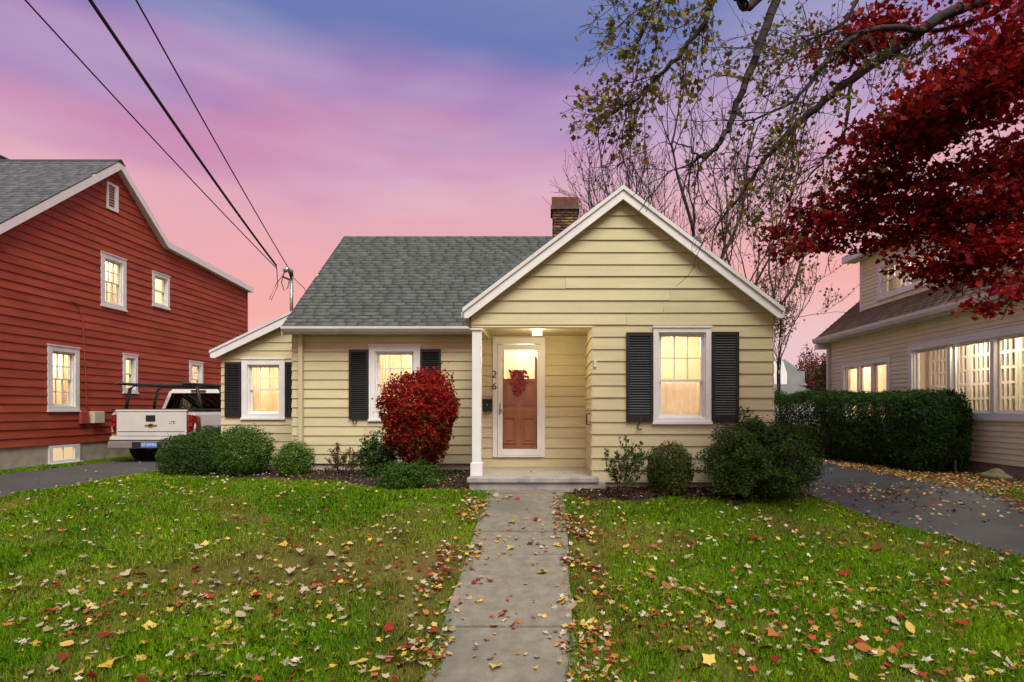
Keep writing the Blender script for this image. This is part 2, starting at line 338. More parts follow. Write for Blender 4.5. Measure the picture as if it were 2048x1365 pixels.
SLAT = {}
def shutter(house, w, a0, a1, z0, z1, hook=None):
    st = 0.042; f = MB()
    w.box(f, a0, a0 + st, z0, z1, 0.018, 0.058); w.box(f, a1 - st, a1, z0, z1, 0.018, 0.058)
    w.box(f, a0 + st, a1 - st, z1 - 0.055, z1, 0.018, 0.058); w.box(f, a0 + st, a1 - st, z0, z0 + 0.11, 0.018, 0.058)
    w.box(f, a0 + st, a1 - st, z0 + 0.11, z1 - 0.055, 0.018, 0.024)
    sh = f.build('shutter', M_black, house)
    h = z1 - 0.055 - z0 - 0.11; n = max(10, int(h / 0.036)); wd = a1 - a0 - 2 * st
    key = round(wd, 3), tuple(w.n), tuple(w.u)
    if key not in SLAT:
        me = bpy.data.meshes.new('slat'); bm = bmesh.new(); u = w.u; nn = w.n; z = Vector((0, 0, 1))
        c = [(-1, -1), (1, -1), (1, 1), (-1, 1)]
        # tilted louvre: bottom edge out
        pts = []
        for zz, dd in ((-0.017, 0.030), (0.015, 0.004)):
            for sg in (-1, 1):
                pts += [u * sg * wd / 2 + z * zz + nn * dd, u * sg * wd / 2 + z * (zz + 0.004) + nn * (dd + 0.005)]
        v = [bm.verts.new(p) for p in pts]
        for q in ((0, 2, 6, 4), (1, 5, 7, 3), (0, 1, 3, 2), (4, 6, 7, 5), (0, 4, 5, 1), (2, 3, 7, 6)): bm.faces.new([v[i] for i in q])
        bmesh.ops.recalc_face_normals(bm, faces=bm.faces); bm.to_mesh(me); bm.free(); me.materials.append(M_black); SLAT[key] = me
    for i in range(n):
        o = bpy.data.objects.new('slat', SLAT[key]); o.location = w.p((a0 + a1) / 2, z0 + 0.11 + h * (i + 0.5) / n, 0.021); o.rotation_euler = (random.uniform(-0.02, 0.02), 0, 0); link(o, sh)
    if hook is not None:
        mb = MB(); pts = []
        if hook == 'ring':
            pts = [w.p(a0 + (a1 - a0) * 0.3 + 0.038 * math.sin(t), z0 - 0.045 - 0.045 * math.cos(t + math.pi) * -1, 0.05) for t in np.linspace(0, 6.0, 16)]
        else:
            c = a0 + (a1 - a0) * 0.5; pts = [w.p(c + x, z0 + zz, 0.06) for x, zz in ((0.02, 0.06), (0.005, 0.0), (-0.03, -0.06), (-0.035, -0.095), (-0.01, -0.115), (0.02, -0.11), (0.028, -0.09))]
        mb.tube(pts, 0.009, 6); mb.build('shutter_dog', M_iron, sh)

def shingle_roof(parent, O, u, up, width, slope_len, exposure, wmin, wmax, keep, individual=0, tint=(0.090, 0.102, 0.098), name='shingle', start=0.0, jit=0.2):
    """rows of shingles on a roof plane (O eave corner, u along the eave, up along the slope); keep(a, s) says whether one shows"""
    O = Vector(O); u = Vector(u).normalized(); up = Vector(up).normalized(); n = u.cross(up)
    if n.z < 0: n = -n
    rot = Matrix((u, up, u.cross(up))).transposed() if u.cross(up).z > 0 else Matrix((-u, up, (-u).cross(up))).transposed()
    eul = rot.to_euler(); cnt = 0; V = []; F = []; C = []
    s = start
    while s < slope_len - 0.03:
        a = -random.uniform(0, wmax)
        while a < width:
            wd = random.uniform(wmin, wmax); l0 = max(a, 0); r0 = min(a + wd - 0.010, width); a += wd
            if r0 - l0 < 0.04 or not keep((l0 + r0) / 2, s): continue
            ds = random.uniform(-0.006, 0.006); lift = random.uniform(0.002, 0.007)
            if cnt < individual:
                e = exposure * 1.35; cc = np.array(tint) * random.uniform(1 - jit, 1 + jit) * np.array([random.uniform(.95, 1.05), 1, random.uniform(.95, 1.06)])
                VV = [O + u * aa + up * (s + ds + ss) + n * (nn + lift) for aa, ss, nn in ((l0, 0, 0), (r0, 0, 0), (r0, e, 0), (l0, e, 0), (l0, 0, 0.019), (r0, 0, 0.019), (r0, e, 0.002), (l0, e, 0.002))]
                np_obj('shingle', [tuple(v) for v in VV], [(4, 5, 6, 7), (0, 1, 5, 4), (1, 2, 6, 5), (3, 0, 4, 7), (0, 3, 2, 1), (2, 3, 7, 6)], M_shing, parent, col=cc); cnt += 1
            else:
                k = len(V); e = min(exposure * 1.35, slope_len - s + 0.01)
                for aa, ss, nn in ((l0, 0, 0), (r0, 0, 0), (r0, e, 0), (l0, e, 0), (l0, 0, 0.019), (r0, 0, 0.019), (r0, e, 0.002), (l0, e, 0.002)):
                    V.append(O + u * aa + up * (s + ds + ss) + n * (nn + lift))
                F += [tuple(k + i for i in q) for q in ((4, 5, 6, 7), (0, 1, 5, 4), (1, 2, 6, 5), (3, 0, 4, 7))]
                C += [np.array(tint) * random.uniform(1 - jit, 1 + jit) * np.array([random.uniform(.95, 1.05), 1, random.uniform(.95, 1.06)])] * 8
        s += exposure
    if V: tag(np_obj(name + '_courses', [tuple(v) for v in V], F, M_shing, parent, col=np.array(C)), kind='stuff')
# ---------------------------------------------------------------- ground, drives, walk
def axis(lo, hi, step, far): return np.concatenate([np.array([-far, -120, -60, -30, -20]), np.arange(lo, hi + 1e-6, step), np.array([30, 45, 70, 140, far])])
gx = axis(-14, 14, 0.4, 1500); gy = axis(-10, 24, 0.25, 1500); gx.sort(); gy.sort()
def grid_sheet(name, xs, ys, zf, m, parent=None):
    XG, YG = np.meshgrid(xs, ys); ZG = zf(XG, YG); V = np.stack([XG, YG, ZG], -1).reshape(-1, 3); nx = len(xs)
    i = np.arange(len(ys) - 1)[:, None] * nx + np.arange(nx - 1)[None]; i = i.ravel()
    return np_obj(name, V, np.stack([i, i + 1, i + nx + 1, i + nx], -1), m, parent, smooth=True)
ground = tag(grid_sheet('ground', gx, gy, G, M_soil), kind='structure')
def strip(name, ys, xl, xr, lift, m, nx=24):
    xl = np.array([xl(y) for y in ys]); xr = np.array([xr(y) for y in ys]); t = np.linspace(0, 1, nx)
    X = xl[:, None] * (1 - t) + xr[:, None] * t; Y = np.repeat(np.array(ys)[:, None], nx, 1); Z = G(X, Y) + lift
    V = np.stack([X, Y, Z], -1).reshape(-1, 3); i = (np.arange(len(ys) - 1)[:, None] * nx + np.arange(nx - 1)[None]).ravel()
    return tag(np_obj(name, V, np.stack([i, i + 1, i + nx + 1, i + nx], -1), m, smooth=True), kind='structure')
def wob(y, s, k=0.06): return k * (float(vnoise(y, s, 0.7, 3)) - 0.5) * 2
def ld_r(y): return -7.42 + wob(y, 1.5)
def rd_l(y): return 3.56 + 1.9 * max(0, (8.0 - y) / 2.9) ** 1.35 + wob(y, 9.5) if y < 8 else 3.56 + wob(y, 9.5)
def rd_r(y): return 6.15 + wob(y, 17.5) + (0.25 * max(0, 6.5 - y) ** 1.3 if y < 6.5 else 0)
strip('left_driveway', np.arange(1.5, 24.1, 0.25), lambda y: -10.75 + wob(y, 4.5), ld_r, 0.018, M_asph)
strip('right_driveway', np.arange(3.0, 22.1, 0.25), rd_l, rd_r, 0.018, M_wet)
BED_L = [(-7.3, 10.75), (-6.3, 10.0), (-4.6, 9.75), (-3.3, 9.2), (-2.4, 8.5), (-1.25, 8.3)]
def bedl(x): return float(np.interp(x, [p[0] for p in BED_L], [p[1] for p in BED_L])) + 0.06 * math.sin(x * 5)
def bedr(x): return 7.75 + 0.06 * math.sin(x * 4.3) + 0.05 * math.sin(x * 9)
def bed(name, xs, yf, yb, lift, m):
    V = []; n = 10
    for x in xs:
        for j in range(n):
            y = yf(x) + (yb - yf(x)) * j / (n - 1); V.append((x, y, float(G(x, y)) + (0.008 if j == 0 else lift + 0.02 * float(vnoise(x, y, 0.15, 5)))))
    i = (np.arange(len(xs) - 1)[:, None] * n + np.arange(n - 1)[None]).ravel()
    return tag(np_obj(name, V, np.stack([i, i + 1, i + n + 1, i + n], -1), m, smooth=True), kind='structure')
bed('mulch_bed', np.arange(-7.3, -1.1, 0.12), bedl, 12.4, 0.03, M_mulch)
bed('mulch_bed', np.arange(0.35, 3.55, 0.12), bedr, 8.6, 0.03, M_mulch)
# walk: slab by slab
WX0, WX1 = -0.87, 0.19
walk = tag(strip('walkway', np.arange(0.0, 8.21, 0.205), lambda y: WX0, lambda y: WX1, 0.006, M_soil, 4), kind='structure')
joints = [0.4, 1.1, 1.8, 2.5, 3.2, 3.88, 4.60, 5.31, 5.98, 6.60, 7.30, 8.0, 8.25]
for j in range(len(joints) - 1):
    y0, y1 = joints[j] + 0.011, joints[j + 1] - 0.011; mb = MB(); t = random.uniform(-0.006, 0.006); xl = WX0 + random.uniform(-0.015, 0.015); xr = WX1 + random.uniform(-0.015, 0.015)
    P = [(xl, y0), (xr, y0), (xr, y1), (xl, y1)]
    mb.hexa([(x, y, float(G(x, y)) - 0.05) for x, y in P] + [(x, y, float(G(x, y)) + 0.028 + t + random.uniform(-.002, .002)) for x, y in P]); mb.build('concrete_slab', M_conc, walk, bevel=0.006)

# ---------------------------------------------------------------- yellow house
YH = empty('yellow_house', (-0.8, 11.0, 0.0), 'small pale yellow clapboard cottage with grey shingle roof and black shutters', 'house')
YF, YD, YM, YW = 8.456, 9.9, 10.9, 12.0
GX0, GX1, GC = -1.154, 3.272, 1.059
PK, SL = 4.43, 0.765
wf = Wall((0, YF, 0), (1, 0, 0), (0, -1, 0)); wd_ = Wall((0, YD, 0), (1, 0, 0), (0, -1, 0)); wm = Wall((0, YM, 0), (1, 0, 0), (0, -1, 0)); ww = Wall((0, YW, 0), (1, 0, 0), (0, -1, 0))
wr = Wall((0.625, 0, 0), (0, 1, 0), (-1, 0, 0))
PO = (GX0, 0.625, -1, 2.413)
wz0 = 0.134
# front gable wall
fo = []
fo.append((XX(1306, YF), XX(1421, YF), ZZ(845, YF), ZZ(656, YF)))
frontwall = wall_sheet(wf, GX0, GX1, wz0, 2.62, [PO, (fo[0][0] + .03, fo[0][1] - .03, fo[0][2] + .03, fo[0][3] - .03)], M_yel, 'front_wall', YH)
g = MB(); inset = 0.0
def gz(x): return PK - 0.13 - SL * abs(x - GC)
g.prism([(GX0, YF, 2.62), (GX1, YF, 2.62), (GX1, YF, gz(GX1)), (GC, YF, gz(GC)), (GX0, YF, gz(GX0))] if gz(GX0) > 2.63 else [(GX0 + .05, YF, 2.62), (GX1 - .05, YF, 2.62), (GC, YF, gz(GC))], (0, 0.12, 0)); g.build('gable_panel', M_yel, frontwall)
op = window(YH, wf, *fo[0], trim=0.075, drap='low', power=16, room=(0.5, 0.4, 0.5, 0.35), trimtop=0.07, split=0.56)
def gl(z): return max(GX0, GC - max(0.0, (PK - 0.10 - z) / SL))
def gr(z): return min(GX1, GC + max(0.0, (PK - 0.10 - z) / SL))
clapboards(frontwall, wf, wz0, 4.36, 0.1779, gl, gr, [PO, op], M_yel, maxlen=3.4)
shutter(YH, wf, XX(1252, YF), XX(1304.5, YF), ZZ(844, YF), ZZ(666, YF), 'hook'); shutter(YH, wf, XX(1422.5, YF), XX(1476, YF), ZZ(845, YF), ZZ(665, YF))
# foundation
f = MB(); f.box(0.66, GX1 - 0.03, YF + 0.02, YF + 0.3, -0.3, wz0); f.box(-4.85, -1.3, YM + 0.02, YM + 0.3, -0.3, 0.186); f.box(-6.84, -4.9, YW + 0.02, YW + 0.3, -0.3, 0.20)
f.box(-1.28, 0.6, YD + 0.03, YD + 0.2, -0.3, 0.19); f.build('foundation', M_found, YH)
# recess: door wall, right return, ceiling, left return
DX0, DX1, DZ0, DZ1 = XX(986, YD), XX(1090, YD), ZZ(914, YD), ZZ(676, YD)
doorwall = wall_sheet(wd_, -1.30, 0.625, 0.19, 2.75, [(DX0 + .02, DX1 - .02, 0, DZ1 - .02)], M_yel, 'porch_wall', YH)
clapboards(doorwall, wd_, 0.19, 2.52, 0.1779, lambda z: -1.30, lambda z: 0.622, [(DX0 + .01, DX1 - .01, DZ0 + 0.01, DZ1 - .01)], M_yel)
ret = wall_sheet(wr, YF + 0.001, YD, 0.134, 2.5, [], M_yel, 'porch_return_wall', YH)
clapboards(ret, wr, wz0, 2.44, 0.1779, lambda z: YF - 0.02, lambda z: YD - 0.001, [], M_yel)
c = MB(); c.box(GX0 - 0.1, 0.63, YF + 0.125, YD, 2.47, 2.50); c.build('porch_ceiling', M_ceil, YH)
c = MB(); c.box(GX0, 0.62, YF - 0.012, YF + 0.124, 2.395, 2.412); c.build('lintel_board', M_yel, YH)
c = MB(); c.box(GX0, GX0 + 0.12, YF + 0.12, 10.48, 2.41, 2.60); c.build('side_beam', M_yel, YH)
c = MB(); c.box(-1.30, -1.18, YD + 0.0, YM + 0.2, 0.19, 2.62); c.build('side_return', M_yel, YH)
# corner post
p = MB(); p.box(XX(944, YF), XX(962, YF), YF - 0.005, YF + 0.135, 0.22, 2.395); post = p.build('porch_post', M_white, YH, bevel=0.006)
p = MB(); p.box(XX(941, YF), XX(965, YF), YF - 0.02, YF + 0.15, 0.222, 0.42); p.build('post_base', M_white, post, bevel=0.006)
p = MB(); p.box(XX(940, YF), XX(966, YF), YF - 0.03, YF + 0.16, 2.37, 2.394); p.build('post_cap', M_white, post, bevel=0.004)
# porch floor and step
p = MB(); p.box(-1.17, 0.623, 8.44, YD, 0.05, 0.222); p.build('porch_floor', M_floor, YH)
p = MB(); p.box(-1.19, 0.70, 8.22, 8.438, 0.155, 0.226); p.build('step_tread', M_step, YH, bevel=0.01)
p = MB(); p.box(-1.16, 0.80, 8.26, 8.437, -0.2, 0.153); p.build('step_riser', M_step, YH, bevel=0.008)
# door
dr = MB()
wd_.box(dr, DX0, DX0 + 0.075, DZ0, DZ1, -0.05, 0.045); wd_.box(dr, DX1 - 0.075, DX1, DZ0, DZ1, -0.05, 0.045); wd_.box(dr, DX0 + 0.075, DX1 - 0.075, DZ1 - 0.11, DZ1, -0.05, 0.044); wd_.box(dr, DX0 + .075, DX1 - .075, DZ0, DZ0 + 0.03, -0.05, 0.06)
frame = dr.build('door_frame', M_white, YH)
sx0, sx1, sz0, sz1 = DX0 + 0.082, DX1 - 0.065, DZ0 + 0.035, DZ1 - 0.12
sd = MB(); st = 0.085
wd_.box(sd, sx0, sx0 + st, sz0, sz1, 0.0, 0.04); wd_.box(sd, sx1 - st * .8, sx1, sz0, sz1, 0.0, 0.04); wd_.box(sd, sx0 + st, sx1 - st * .8, sz1 - 0.09, sz1, 0.0, 0.039); wd_.box(sd, sx0 + st, sx1 - st * .8, sz0, sz0 + 0.10, 0.0, 0.039)
storm = sd.build('storm_door', M_white, YH)
mb = MB(); wd_.box(mb, sx0 + st, sx1 - st * .8, sz0 + .10, sz1 - .09, 0.015, 0.02); MATS['storm_glass'] = glass_mat('storm_glass', 0.0); mb.build('pane', MATS['storm_glass'], storm)
hd = MB(); wd_.box(hd, sx0 + 0.025, sx0 + 0.055, 1.12, 1.32, 0.04, 0.052); hd.tube([wd_.p(sx0 + 0.04, 1.19, 0.05), wd_.p(sx0 + 0.04, 1.19, 0.085), wd_.p(sx0 + 0.12, 1.195, 0.088)], 0.011, 8); hd.build('door_handle', M_metal, storm)
MATS['door_wood'] = mat('russet_door_paint', (0.33, 0.12, 0.055), 0.45, 0.15, 6, 0.15, 40, stretch=(3, 3, 0.6))
iw = MB(); ix0, ix1, iz0, iz1 = DX0 + 0.08, DX1 - 0.08, DZ0 + 0.03, DZ1 - 0.11
LZ0, LZ1 = 1.74, iz1 - 0.02
wd_.box(iw, ix0, ix1, iz0, LZ0, -0.10, -0.055); wd_.box(iw, ix0, ix0 + 0.10, LZ0, iz1, -0.10, -0.055); wd_.box(iw, ix1 - 0.10, ix1, LZ0, iz1, -0.10, -0.055)
inner = iw.build('inner_door', MATS['door_wood'], YH)
dm = (ix0 + ix1) / 2
for (a0, a1, z0, z1) in ((ix0 + .09, dm - .05, 1.28, 1.70), (dm + .05, ix1 - .09, 1.28, 1.70), (ix0 + .09, dm - .05, 0.62, 1.08), (dm + .05, ix1 - .09, 0.62, 1.08)):
    mb = MB(); e = 0.025
    wd_.box(mb, a0, a0 + e, z0, z1, -0.056, -0.030); wd_.box(mb, a1 - e, a1, z0, z1, -0.056, -0.030); wd_.box(mb, a0 + e, a1 - e, z0, z0 + e, -0.056, -0.030); wd_.box(mb, a0 + e, a1 - e, z1 - e, z1, -0.056, -0.030)
    wd_.box(mb, a0 + .055, a1 - .055, z0 + .055, z1 - .055, -0.056, -0.040); mb.build('door_panel', MATS['door_wood'], inner)
mb = MB(); wd_.box(mb, ix0 + 0.1, ix1 - 0.1, LZ0, LZ1, -0.085, -0.078); mb.build('added_door_light', M_glass, inner)  # glazed light added to stand in for the sky's reflection on the door
curtain(inner, wd_, ix0 + 0.09, ix1 - 0.09, LZ0 + 0.02, LZ1, -0.12, waves=5, amp=0.01, name='added_lace_curtain')  # lace added behind the stand-in for the reflection
room_box(inner, wd_, ix0 - 0.2, ix1 + 0.2, 1.2, iz1 + 0.3, 1.0, 14, furn=False)  # lit room added to make the reflection stand-in glow
lw = MB(); wd_.box(lw, DX0 + .05, ix0, DZ0, iz1, -0.1, -0.06); wd_.box(lw, ix1, DX1 - .05, DZ0, iz1, -0.1, -0.06); lw.build('jamb', M_white, frame)
# house number, mailbox, door bell, grab handle
M_num = mat('number_black', (0.01, 0.01, 0.01), 0.4, 0.05, 10)
for txt, zc in (('2', 1.80), ('6', 1.60)):
    mw = Matrix.Translation(wd_.p(DX0 + 0.03, zc, 0.05)) @ Matrix.Rotation(R(90), 4, 'X') @ Matrix.Rotation(R(-8), 4, 'Z'); text_obj('house_number', txt, 0.17, M_num, mw, YH)
mbx = MB(); bx0, bx1, bz0, bz1 = XX(966, YD), XX(985, YD), ZZ(823, YD), ZZ(798, YD)
wd_.box(mbx, bx0, bx1, bz0, bz1 - 0.05, 0.022, 0.11); mail = mbx.build('mailbox', M_iron, None, bevel=0.008)
tag(mail, 'small black wall mailbox mounted beside the storm door', 'mailbox')
mbx = MB(); mbx.prism([wd_.p(bx0 - .006, bz1 - .052, 0.022), wd_.p(bx0 - .006, bz1 - .052, 0.122), wd_.p(bx0 - .006, bz1 - .03, 0.125), wd_.p(bx0 - .006, bz1, 0.022)], wd_.u * (bx1 - bx0 + .012)); mbx.build('lid', M_iron, mail)
mbx = MB(); mbx.tube([wd_.p((bx0 + bx1) / 2, (bz0 + bz1) / 2, 0.108), wd_.p((bx0 + bx1) / 2, (bz0 + bz1) / 2, 0.122)], 0.012, 10); mbx.build('latch', M_metal, mail)
mbx = MB(); mbx.tube([wr.p(8.62, 1.14, 0.02), wr.p(8.62, 1.14, 0.075), wr.p(8.62, 0.98, 0.075), wr.p(8.62, 0.98, 0.02)], 0.011, 6); mbx.build('grab_handle', M_iron, YH)
mbx = MB(); wf.box(mbx, XX(1187.5, YF), XX(1192.5, YF), ZZ(735, YF), ZZ(723, YF), 0.01, 0.045); mbx.build('doorbell', M_whited, YH, bevel=0.004)
# porch lamp
lx, ly = XX(1074, 8.75), 8.78
mb = MB(); mb.box(lx - .10, lx + .10, ly - .10, ly + .10, 2.445, 2.469); lamp = mb.build('porch_light', M_whited, None)
tag(lamp, 'square white flush ceiling lamp glowing under the porch roof', 'lamp')
M_shade = mat('opal_shade', (0.8, 0.8, 0.78), 0.4, 0.02, 5)
_b = M_shade.node_tree.nodes['Principled BSDF'] if 'Principled BSDF' in M_shade.node_tree.nodes else [n for n in M_shade.node_tree.nodes if n.type == 'BSDF_PRINCIPLED'][0]
_b.inputs['Emission Color'].default_value = (1, 0.9, 0.75, 1); _b.inputs['Emission Strength'].default_value = 0.35
mb = MB(); b_ = 0.085; t_ = 0.075
mb.hexa([(lx - t_, ly - t_, 2.345), (lx + t_, ly - t_, 2.345), (lx + t_, ly + t_, 2.345), (lx - t_, ly + t_, 2.345), (lx - b_, ly - b_, 2.444), (lx + b_, ly - b_, 2.444), (lx + b_, ly + b_, 2.444), (lx - b_, ly + b_, 2.444)]); mb.build('shade', M_shade, lamp, bevel=0.008)
ld = bpy.data.lights.new('porch_bulb', 'POINT'); ld.energy = 8; ld.color = (1.0, 0.78, 0.48); ld.shadow_soft_size = 0.1; lo = bpy.data.objects.new('porch_bulb', ld); lo.location = (lx, ly + 0.05, 2.27); link(lo, lamp)
# main wall, window, shutters
mo = (XX(739, YM), XX(841, YM), ZZ(840, YM), ZZ(692, YM))
mainwall = wall_sheet(wm, -4.87, -1.18, 0.186, 2.74, [(mo[0] + .03, mo[1] - .03, mo[2] + .03, mo[3] - .03)], M_yel, 'main_wall', YH)
op = window(YH, wm, *mo, trim=0.12, trimtop=0.11, drap='side', power=16, split=0.5)
clapboards(mainwall, wm, 0.186, 2.66, 0.1762, lambda z: -4.87, lambda z: -1.20, [op], M_yel, maxlen=3.3)
shutter(YH, wm, XX(699.5, YM), XX(738, YM), ZZ(838, YM), ZZ(700, YM), 'ring'); shutter(YH, wm, XX(842, YM), XX(882.5, YM), ZZ(838, YM), ZZ(699, YM))
# left, right and back walls of the main block
b = MB(); b.box(-4.87, -4.75, YM + 0.12, 16.8, 0.0, 2.74); b.box(GX1 - 0.12, GX1, YF + 0.12, 16.8, 0.0, 2.74); b.box(-4.87, GX1, 16.8, 16.92, 0.0, 2.74); b.build('rear_walls', M_yel, YH)
wl = Wall((-4.87, 0, 0), (0, 1, 0), (-1, 0, 0)); wrr = Wall((GX1, 0, 0), (0, 1, 0), (1, 0, 0))
sidew = wall_sheet(wl, YM + .12, 12.0, 0.186, 2.7, [], M_yel, 'left_side_wall', YH, thick=0.01)
clapboards(sidew, wl, 0.186, 2.7, 0.1762, lambda z: YM - 0.02, lambda z: 12.0, [], M_yel)
rsw = wall_sheet(wrr, YF + .12, 16.8, 0.134, 2.7, [], M_yel, 'right_side_wall', YH, thick=0.01)
clapboards(rsw, wrr, wz0, 2.6, 0.1779, lambda z: YF - 0.02, lambda z: 16.8, [], M_yel, maxlen=20)
# main roof
EY, EZ, RY, RZ = 10.6, 2.73, 13.8, 5.345; RXL, RXR = -4.93, 3.58
th = 0.10; run = Vector((0, RY - EY, RZ - EZ)); sl = run.length; upv = run.normalized()
r = MB(); r.prism([(RXL, EY, EZ), (RXL, RY, RZ), (RXL, 2 * RY - EY, EZ), (RXL, 2 * RY - EY, EZ - th), (RXL, RY, RZ - th - .02), (RXL, EY, EZ - th)], (RXR - RXL, 0, 0)); roof = r.build('roof', M_deck, YH)
def keepm(a, s):
    x = RXL + a; P = Vector((0, EY, EZ)) + upv * s; zz = PK - SL * abs(x - GC)
    return zz < P.z + 0.02 or P.z > PK + .1
shingle_roof(roof, (RXL, EY - 0.02, EZ + 0.004), (1, 0, 0), upv, RXR - RXL, sl, 0.125, 0.20, 0.36, keepm, individual=300)
cp = MB(); cp.prism([(RXL, RY - .13, RZ - .085), (RXL, RY, RZ + .02), (RXL, RY + .13, RZ - .085)], (RXR - RXL, 0, 0)); cp.build('ridge_cap', M_deck, roof)
g = MB(); g.prism([(RXL + .02, EY - 0.01, EZ - 0.012), (RXL + .02, EY - 0.13, EZ - 0.006), (RXL + .02, EY - 0.125, EZ - 0.05), (RXL + .02, EY - 0.075, EZ - 0.105), (RXL + .02, EY - 0.01, EZ - 0.105)], (-1.13 - RXL, 0, 0)); g.build('gutter', M_gutter, YH)
g = MB(); g.box(RXL + .03, -1.17, EY, YM, EZ - 0.115, EZ - 0.10); g.box(RXL + 0.03, -1.17, EY - .008, EY + 0.012, EZ - 0.13, EZ - .02); g.build('soffit', M_whited, YH)
g = MB(); x0, x1 = XX(596, 10.8), XX(604.5, 10.8); g.box(x0, x1, YM - 0.105, YM - 0.03, 0.05, 2.62); g.build('downspout', M_down, YH, bevel=0.008)
lr = MB(); lr.prism([(RXL - .004, EY, EZ - .01), (RXL - .004, RY, RZ - .01), (RXL - .004, RY, RZ - .15), (RXL - .004, EY, EZ - .15)], (-0.02, 0, 0)); lr.build('rake_board', M_whited, roof)
# front gable roof
r = MB(); tip = 2.30; th = 0.07; YB = 12.75
r.prism([(GC - tip, 8.34, PK - SL * tip), (GC, 8.34, PK), (GC + tip, 8.34, PK - SL * tip), (GC + tip, 8.34, PK - SL * tip - th), (GC, 8.34, PK - th), (GC - tip, 8.34, PK - SL * tip - th)], (0, YB - 8.34, 0)); groof = r.build('gable_roof', M_deck, YH)
for sgn in (-1, 1):
    k = MB(); w0 = 0.015; w1 = 0.185
    k.prism([(GC, 8.30, PK - w0), (GC + sgn * tip, 8.30, PK - SL * tip - w0), (GC + sgn * tip, 8.30, PK - SL * tip - w1 * 0.80), (GC + sgn * (tip - .06), 8.30, PK - SL * tip - w1 + .04), (GC, 8.30, PK - w1)], (0, 0.038, 0)); k.build('rake_board', M_white, groof)
    k = MB(); k.prism([(GC, 8.275, PK + .012), (GC + sgn * (tip + .02), 8.275, PK - SL * (tip + .02) + .012), (GC + sgn * (tip + .02), 8.275, PK - SL * (tip + .02) - 0.05), (GC, 8.275, PK - 0.05)], (0, 0.024, 0)); k.build('rake_moulding', M_whited, groof)
    k = MB(); k.prism([(GC, 8.345, PK - th - .003), (GC + sgn * tip, 8.345, PK - SL * tip - th - .003), (GC + sgn * tip, 8.345, PK - SL * tip - th - 0.03), (GC, 8.345, PK - th - .03)], (0, 0.10, 0)); k.build('soffit', M_white, groof)
    dirv = Vector((-sgn, 0, SL)).normalized()
    shingle_roof(groof, (GC + sgn * (tip + .01), 8.30, PK - SL * tip - 0.002), (0, 1, 0), dirv, 4.2, tip * math.hypot(1, SL), 0.125, 0.2, 0.36, lambda a, s: True, tint=(0.10, 0.105, 0.108))
    k = MB(); k.box(GC + sgn * tip - 0.05, GC + sgn * tip + 0.05, 8.36, 10.4, PK - SL * tip - 0.13, PK - SL * tip - 0.05); k.build('gutter', M_gutter, YH)
# chimney
CX0, CX1, CY0, CY1 = 0.06, 0.66, 13.75, 14.35
ch = MB(); ch.box(CX0 + .015, CX1 - .015, CY0 + .015, CY1 - .015, 4.6, 6.12); chim = ch.build('chimney', M_mortar, YH)
BV = []
for i in range(6):
    c = [(0.10, 0.04, 0.02), (0.08, 0.034, 0.02), (0.14, 0.075, 0.03), (0.18, 0.12, 0.05), (0.06, 0.03, 0.02), (0.11, 0.05, 0.028)][i]
    V = [(x, y, z) for z in (0, .058) for (x, y) in ((0, 0), (.19, 0), (.19, .09), (0, .09))]
    o = np_obj('brick', V, [(0, 3, 2, 1), (4, 5, 6, 7), (0, 1, 5, 4), (1, 2, 6, 5), (2, 3, 7, 6), (3, 0, 4, 7)], M_brick, None, col=np.array(c)); BV.append(o.data); bpy.data.objects.remove(o)
z = 5.0; row = 0
while z < 6.0:
    o_ = 0.012 if z < 5.86 else 0.0
    for (P0, dv, rot) in (((CX0, CY0), (1, 0), 0), ((CX1, CY0), (0, 1), 90), ((CX0, CY1), (0, -1), -90)):
        for k in range(3):
            t = 0.2 * k + (0.0 if row % 2 == 0 else 0.0); o = bpy.data.objects.new('brick', random.choice(BV))
            o.scale = (1.0 if row % 2 == 0 else (0.5 if k == 0 else 1.0), 1, 1)
            if row % 2 == 1: t = 0 if k == 0 else 0.1 + 0.2 * (k - 1)
            o.location = (P0[0] + dv[0] * t + random.uniform(-.003, .003), P0[1] + dv[1] * t, z); o.rotation_euler = (0, 0, R(rot)); link(o, chim)
        if row % 2 == 1:
            o = bpy.data.objects.new('brick', random.choice(BV)); o.scale = (0.5, 1, 1); o.location = (P0[0] + dv[0] * 0.5, P0[1] + dv[1] * 0.5, z); o.rotation_euler = (0, 0, R(rot)); link(o, chim)
    z += 0.068; row += 1
M_cap = mat('chimney_cap_clay', (0.17, 0.055, 0.035), 0.9, 0.35, 10, 0.6, 40, dark=(0.07, 0.03, 0.025), darkscale=6)
mb = MB(); mb.box(CX0 - .045, CX1 + .045, CY0 - .045, CY1 + .045, 5.99, 6.07); mb.build('corbel', M_brick if False else M_mortar, chim)
mb = MB(); mb.box(CX0 - .02, CX1 + .02, CY0 - .02, CY1 + .02, 6.07, 6.29); mb.build('cap', M_cap, chim, bevel=0.015)
